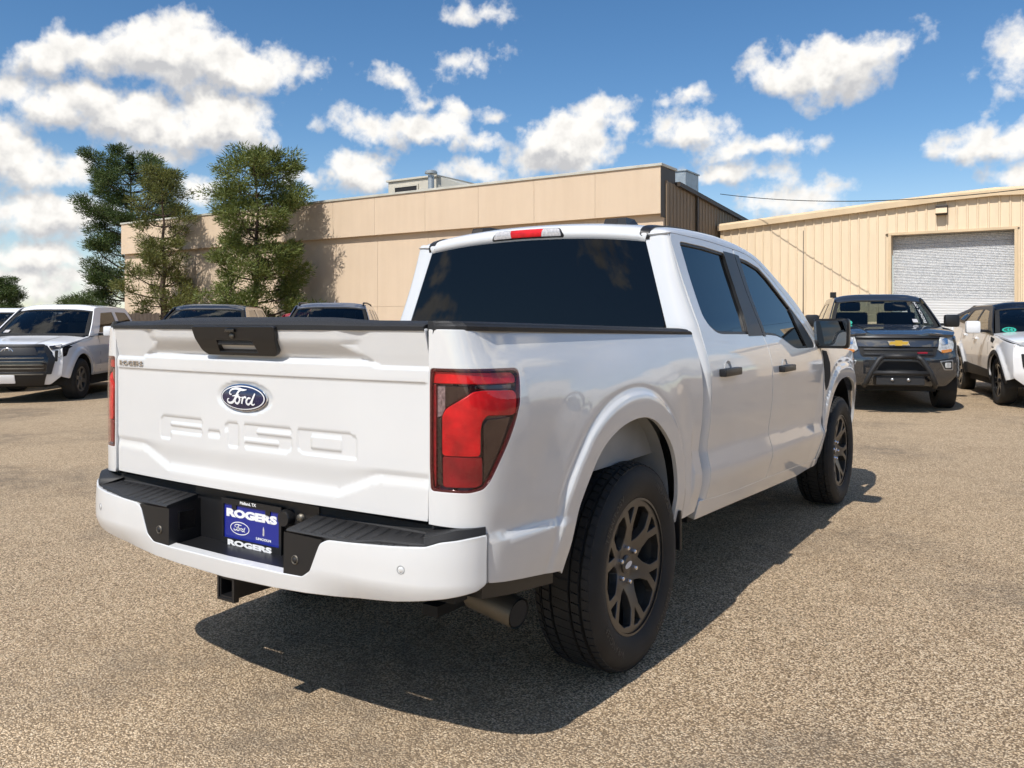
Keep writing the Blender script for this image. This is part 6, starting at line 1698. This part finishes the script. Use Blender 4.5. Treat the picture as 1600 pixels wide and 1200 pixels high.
RZT = math.radians(-141)
fwT = np.array([math.cos(math.radians(-51)), math.sin(math.radians(-51))]); ltT = np.array([-fwT[1], fwT[0]])
P_T = np.array([-14.816, 5.647])
def rowpos(k): p = P_T + ltT * k; return (float(p[0]), float(p[1]), gz(*p))
t = vehicle("parked_pickup", "white pickup with a large black grille parked front-on at the left", "pickup truck", rowpos(0), RZT,
            T(paint=M_PWHITE2, fmat=M_PWHITE2, front=TUNDRA_FRONT, wheel=WH_GREY, wglass=M_DARKWIN, ra=.53, side_bits=[("headlight_wrap", [(.72, 1.06), (.50, 1.085), (.40, 1.075), (.55, 1.03), (.63, .90), (.72, .88)], M_SMOKE, .003)], stickers=[("sticker", [(.90, .08), (.76, .08), (.75, .17), (.88, .17)], M_CLEAR)]), "vehicles parked in a row at the left")
emblem_ring(t, .98 - .035, .985, .105, .07, M_CHROME)
PL = [("grille", [(-.62, 1.08), (.62, 1.08), (.60, .66), (-.60, .66)], M_GLOSSBLK, .015, ()), *grille_bars(.58, .72, 1.0, 4, M_SILVER, .024, .02),
      ("*headlight", [(.64, 1.08), (.82, 1.08), (.82, .86), (.66, .86)], M_LAMP, .018, ()), ("lower_bumper", [(-.80, .60), (.80, .60), (.74, .38), (-.74, .38)], M_PLAS2, .02, ())]
vehicle("parked_pickup", "white crew cab pickup at the far left edge, partly hidden by the black-grilled one", "pickup truck", tuple(np.array(rowpos(-2.35)) - np.array([fwT[0] * 2.7, fwT[1] * 2.7, 0])), RZT,
        T(paint=M_PWHITE2, front=PL, wheel=WH_GREY, H=1.93, wglass=M_DARKWIN), "vehicles parked in a row at the left")
vehicle("parked_pickup", "dark grey pickup whose roof shows above the tailgate left of centre", "pickup truck", rowpos(3.15), RZT,
        T(paint=M_PBLACKISH, front=PL, wheel=WH_GREY, H=1.90, wglass=M_TINTWIN), "vehicles parked in a row at the left")
SUV = T(kind='suv', W=2.03, H=1.90, wb=3.10, yR=-4.20, paint=M_PBLUEGREY, front=PL, wheel=WH_GREY, cab=(-.50, -1.20, -3.95, -4.15),
        belt=[(.9, 1.08), (-.3, 1.24), (-.6, 1.27), (-3.2, 1.32), (-5, 1.34)],
        shoulder=[(.72, 1.03), (.4, 1.09), (0, 1.14), (-.45, 1.20), (-.9, 1.24), (-2, 1.27), (-4.2, 1.30)],
        windows=[[(-.95, 1.30), (-1.42, 1.72), (-2.02, 1.75), (-2.04, 1.31)], [(-2.14, 1.315), (-2.12, 1.75), (-2.98, 1.745), (-3.04, 1.33)], [(-3.16, 1.335), (-3.12, 1.74), (-3.78, 1.72), (-3.98, 1.36)]],
        seams=[-.95, -2.09, -3.08], handles=[(-1.9, 1.12), (-2.9, 1.13)])
t = vehicle("parked_suv", "blue-grey large SUV with roof rails behind the bed corner", "SUV", rowpos(5.75), RZT, SUV, "vehicles parked in a row at the left")
for s in (-1, 1):
    MB().tube([(s * .70, -1.25, 1.835), (s * .70, -1.35, 1.88), (s * .70, -2.4, 1.90), (s * .70, -3.6, 1.885), (s * .70, -3.75, 1.835)], .02, 8).build("roof_rail", M_PLAS2, t, smooth=True)
MB().add([(.0, -2.0, 1.89), (0, -1.86, 1.90), (0, -2.02, 1.965), (0, -2.06, 1.96), (.022, -2.03, 1.89), (-.022, -2.03, 1.89)], [(0, 1, 2, 3), (4, 1, 2), (5, 2, 1), (4, 2, 3), (5, 3, 2)]).build("roof_fin", M_WHT, t)
t = vehicle("parked_suv", "red vehicle almost hidden behind the blue-grey SUV", "SUV", tuple(np.array(rowpos(4.25)) + np.array([-fwT[0] * 7.5, -fwT[1] * 7.5, 0])), RZT,
            dict(SUV, paint=M_PRED, H=1.80), None)

# dark grey midsize pickup with a bull bar, facing the camera on the right
CF = [
    ("hood_lip", [(-.60, 1.145), (.60, 1.145), (.60, 1.12), (-.60, 1.12)], M_PGREY, .02, ()),
    ("grille", [(-.58, 1.125), (.58, 1.125), (.52, .86), (.44, .80), (-.44, .80), (-.52, .86)], M_FRAME, .012, ()),
    ("grille_crossbar", [(-.57, 1.075), (.57, 1.075), (.55, .985), (-.55, .985)], M_PGREY, .03, ()),
    ("grille_edge", [(-.58, 1.14), (.58, 1.14), (.58, 1.118), (-.58, 1.118)], M_PLAS2, .034, ()),
    *grille_bars(.48, .86, .93, 2, M_PLAS2, .024, .022),
    ("badge", [(-.26, .905), (-.40, .905), (-.40, .885), (-.26, .885)], M_RED2, .032, ()),
    ("*headlight", [(.60, 1.13), (.775, 1.15), (.80, 1.02), (.78, .93), (.62, .90), (.56, .94)], M_LAMP, .024, ()),
    ("*headlight_reflector", [(.62, 1.10), (.70, 1.115), (.71, 1.03), (.63, 1.01)], M_CHROME, .031, ()),
    ("*turn_lamp", [(.60, .93), (.76, .95), (.76, .915), (.62, .895)], M_AMBER, .030, ()),
    ("bumper_face", [(-.80, .82), (.80, .82), (.80, .55), (.62, .42), (-.62, .42), (-.80, .55)], M_PBLACKISH, .028, ()),
    ("lower_grille", [(-.42, .78), (.42, .78), (.36, .56), (-.36, .56)], M_FRAME, .036, ()),
    ("*fog_bezel", [(.58, .77), (.77, .79), (.77, .64), (.64, .64)], M_SILVER, .036, ()),
    ("*fog_recess", [(.60, .755), (.755, .77), (.755, .66), (.65, .66)], M_FRAME, .042, ()),
    ("*fog_lamp", [(.655, .745), (.735, .745), (.735, .675), (.655, .675)], M_LAMP, .052, ()),
    ("skid_plate", [(-.36, .56), (.36, .56), (.34, .40), (-.34, .40)], M_PLAS, .040, ()),
]

COLO = dict(kind='pickup', W=1.89, H=1.845, wb=3.26, yF=.95, yR=-4.38, R=.405, ra=.49, zb=.50, zf=.40, flare=.045, fx=.89,
            belt=[(.9, 1.12), (-.3, 1.27), (-.6, 1.29), (-3.0, 1.32), (-5, 1.33)], cab=(-.45, -1.12, -2.68, -2.95),
            shoulder=[(.72, 1.10), (.4, 1.15), (0, 1.195), (-.4, 1.235), (-.9, 1.26), (-2, 1.28), (-2.95, 1.30), (-3.0, 1.30), (-4.38, 1.31)],
            hood=[(.80, 1.145), (.5, 1.205), (0, 1.25), (-.45, 1.275)], crown=.05, ridge=.045,
            windows=[[(-.86, 1.31), (-1.26, 1.66), (-1.82, 1.69), (-1.84, 1.325)], [(-1.96, 1.33), (-1.95, 1.69), (-2.50, 1.67), (-2.72, 1.45), (-2.74, 1.345)]],
            seams=[-.88, -1.90, -2.98], handles=[(-1.7, 1.15), (-2.6, 1.16)], mirror=(-.80, 1.36), mmat=M_PLAS2, tumble=.20, gw=.92, paint=M_PGREY, front=CF, wheel=WH_MUD,
            wglass=M_WSCREEN, seats=(-1.35, -2.1),
            stickers=[("sticker", [(.76 + .15 * math.cos(k * math.pi / 8), .13 + .095 * math.sin(k * math.pi / 8)) for k in range(16)], M_STICKER),
                      ("sticker_dot", [(.76 + .105 * math.cos(k * math.pi / 8), .13 + .06 * math.sin(k * math.pi / 8)) for k in range(16)], M_FRAME),
                      ("sticker_mark", [(.68, .115), (.74, .16), (.84, .14), (.79, .115), (.80, .09)], M_STICKER),
                      ("windshield_strip", [(-.86, .10), (-.81, .10), (-.80, .92), (-.84, .92)], M_TINTWIN),
                      ("inspection_sticker", [(-.66, .14), (-.56, .14), (-.56, .24), (-.66, .24)], M_CLEAR)])
t = vehicle("parked_pickup", "dark grey midsize pickup with a gold emblem and black bull bar", "pickup truck", (.034, 11.483, gz(.034, 11.483)), math.radians(-162), COLO)
def colorado_bits(t):
    # gold cross emblem
    y = .955
    e = MB(); e.prism([(-.115, 1.015), (-.04, 1.015), (-.05, 1.0), (.05, 1.0), (.04, 1.015), (.135, 1.015), (.115, 1.06), (.05, 1.06), (.05, 1.078), (-.05, 1.078), (-.05, 1.06), (-.135, 1.06)], 'y', y - .03, y + .012)
    o = e.build("emblem", M_GOLD, t)
    MB().prism([(-.155, 1.005), (.125, 1.005), (.155, 1.068), (-.125, 1.068)], 'y', y - .035, y + .004).build("emblem_back", M_CHROME, o)
    # bull bar
    b = MB(); yb = 1.10
    for s in (-1, 1):
        b.tube([(s * .48, 1.0, .40), (s * .47, yb, .45), (s * .40, yb + .02, .62), (s * .29, yb, .80), (s * .22, yb - .01, .845)], .038, 12)
    b.tube([(-.23, yb - .01, .845), (.23, yb - .01, .845)], .038, 12); b.tube([(-.40, yb + .015, .60), (.40, yb + .015, .60)], .034, 12)
    bb = b.build("bull_bar", M_PLAS, t, smooth=True)
    MB().box(-.33, .33, yb - .03, yb + .0, .42, .55, .01).build("bar_plate", M_PLAS, bb)
    for s in (-1, 1): MB().lathe([(.001, .02), (.022, .018), (.026, 0)], (s * .11, yb, .50), (0, 1, 0), 16).build("bar_bolt", M_SILVER, bb, smooth=True)
    # cab marker box and thin whip on the roof
    MB().box(.60, .70, -1.9, -1.8, 1.80, 1.90, .01).build("roof_box", M_FRAME, t)
    V, F = text_mesh("ROCK ON", .10, 0, .001, .003, 1.0)
    w = V[:, 0].max() - V[:, 0].min()
    # lettering runs up the driver-side edge of the windshield
    k = .12 + .78 * (V[:, 0] - V[:, 0].min()) / w; u = -.80 + V[:, 1] * .75
    hw = 1.89 / 2; a0, a1 = -.45, -1.12; zr = 1.845 - .075; xe = hw * .92 * .8
    wx = hw * .86 * (1 - k) + xe * .97 * k; q = u ** 2
    P = np.stack([u * wx, (a0 + .17 * (1 - q)) * (1 - k) + (a1 + .04 + .085 * (1 - q)) * k + .016, (1.28 - .02) * (1 - k) + (zr - .085 + .045 * (1 - q * q)) * k + .03 * np.sin(np.pi * k) + .016], -1)
    mesh_obj("windshield_lettering", P, F, M_WHT, t)
colorado_bits(t)

# white crossover with black roof at the right edge
BF = [("grille", [(-.70, .80), (.70, .80), (.60, .56), (-.60, .56)], M_GLOSSBLK, .02, ()), ("*headlight", [(.55, .98), (.80, 1.0), (.80, .95), (.56, .94)], M_LAMP, .02, ()),
      ("*lamp_pod", [(.62, .80), (.78, .82), (.76, .62), (.66, .60)], M_FRAME, .022, ()), ("lower_trim", [(-.72, .54), (.72, .54), (.64, .34), (-.64, .34)], M_PLAS, .02, ())]
BLZ = dict(kind='suv', W=1.95, H=1.66, wb=2.86, yF=.95, yR=-3.90, R=.375, ra=.455, zb=.40, zf=.32, flare=.04, asq=.98,
           belt=[(.9, 1.0), (-.2, 1.10), (-.6, 1.13), (-1.6, 1.18), (-2.4, 1.25), (-3.0, 1.36), (-3.8, 1.42)], cab=(-.40, -1.22, -2.95, -3.62),
           shoulder=[(.72, .96), (.4, 1.0), (0, 1.045), (-.4, 1.09), (-.9, 1.12), (-1.6, 1.155), (-2.4, 1.21), (-2.9, 1.30), (-3.3, 1.30), (-3.9, 1.22)],
           hood=[(.78, .985), (.5, 1.03), (0, 1.075), (-.40, 1.105)], crown=.05, ridge=.02, tumble=.22, gw=.93,
           windows=[[(-.72, 1.15), (-1.30, 1.50), (-1.72, 1.53), (-1.74, 1.205)], [(-1.84, 1.215), (-1.82, 1.535), (-2.45, 1.52), (-2.60, 1.32), (-2.58, 1.29)], [(-2.72, 1.34), (-2.62, 1.50), (-2.95, 1.47), (-3.20, 1.40)]],
           seams=[-.62, -1.79, -2.80], handles=[(-1.56, 1.02), (-2.52, 1.07)], mirror=(-.78, 1.20), paint=M_PWHITE2, pillar=M_PLAS2, roofmat=M_GLOSSBLK, front=BF, wheel=WH_BLACK, clad=True,
           wglass=M_TINTWIN, seats=(-1.35, -2.3), prof=[(.25, .90), (.40, .96), (.55, .985), (.75, 1.0), (.95, .99), (1.08, .965), (1.25, .935), (1.40, .90)],
           side_bits=[("fender_badge", [(-.34, .885), (-.10, .880), (-.10, .905), (-.34, .910)], M_FRAME, .004), ("fender_vent", [(-.50, 1.06), (-.22, 1.03), (-.30, .96), (-.46, .985)], M_FRAME, .003)],
           stickers=[("sticker", [(.80 + .12 * math.cos(k * math.pi / 8), .13 + .085 * math.sin(k * math.pi / 8)) for k in range(16)], M_STICKER), ("sticker_dot", [(.80 + .085 * math.cos(k * math.pi / 8), .13 + .055 * math.sin(k * math.pi / 8)) for k in range(16)], M_FRAME), ("sticker_mark", [(.74, .12), (.78, .16), (.86, .14), (.82, .115), (.83, .09)], M_STICKER)])
t = vehicle("parked_crossover", "white crossover with black roof and black wheels at the right edge", "crossover", (2.387, 12.63, gz(2.387, 12.63)), math.radians(-164), BLZ)
for w in (WH_GREY, WH_BLACK, WH_MUD):
    for o in [w] + [c for c in w.children_recursive]:
        bpy.data.objects.remove(o)
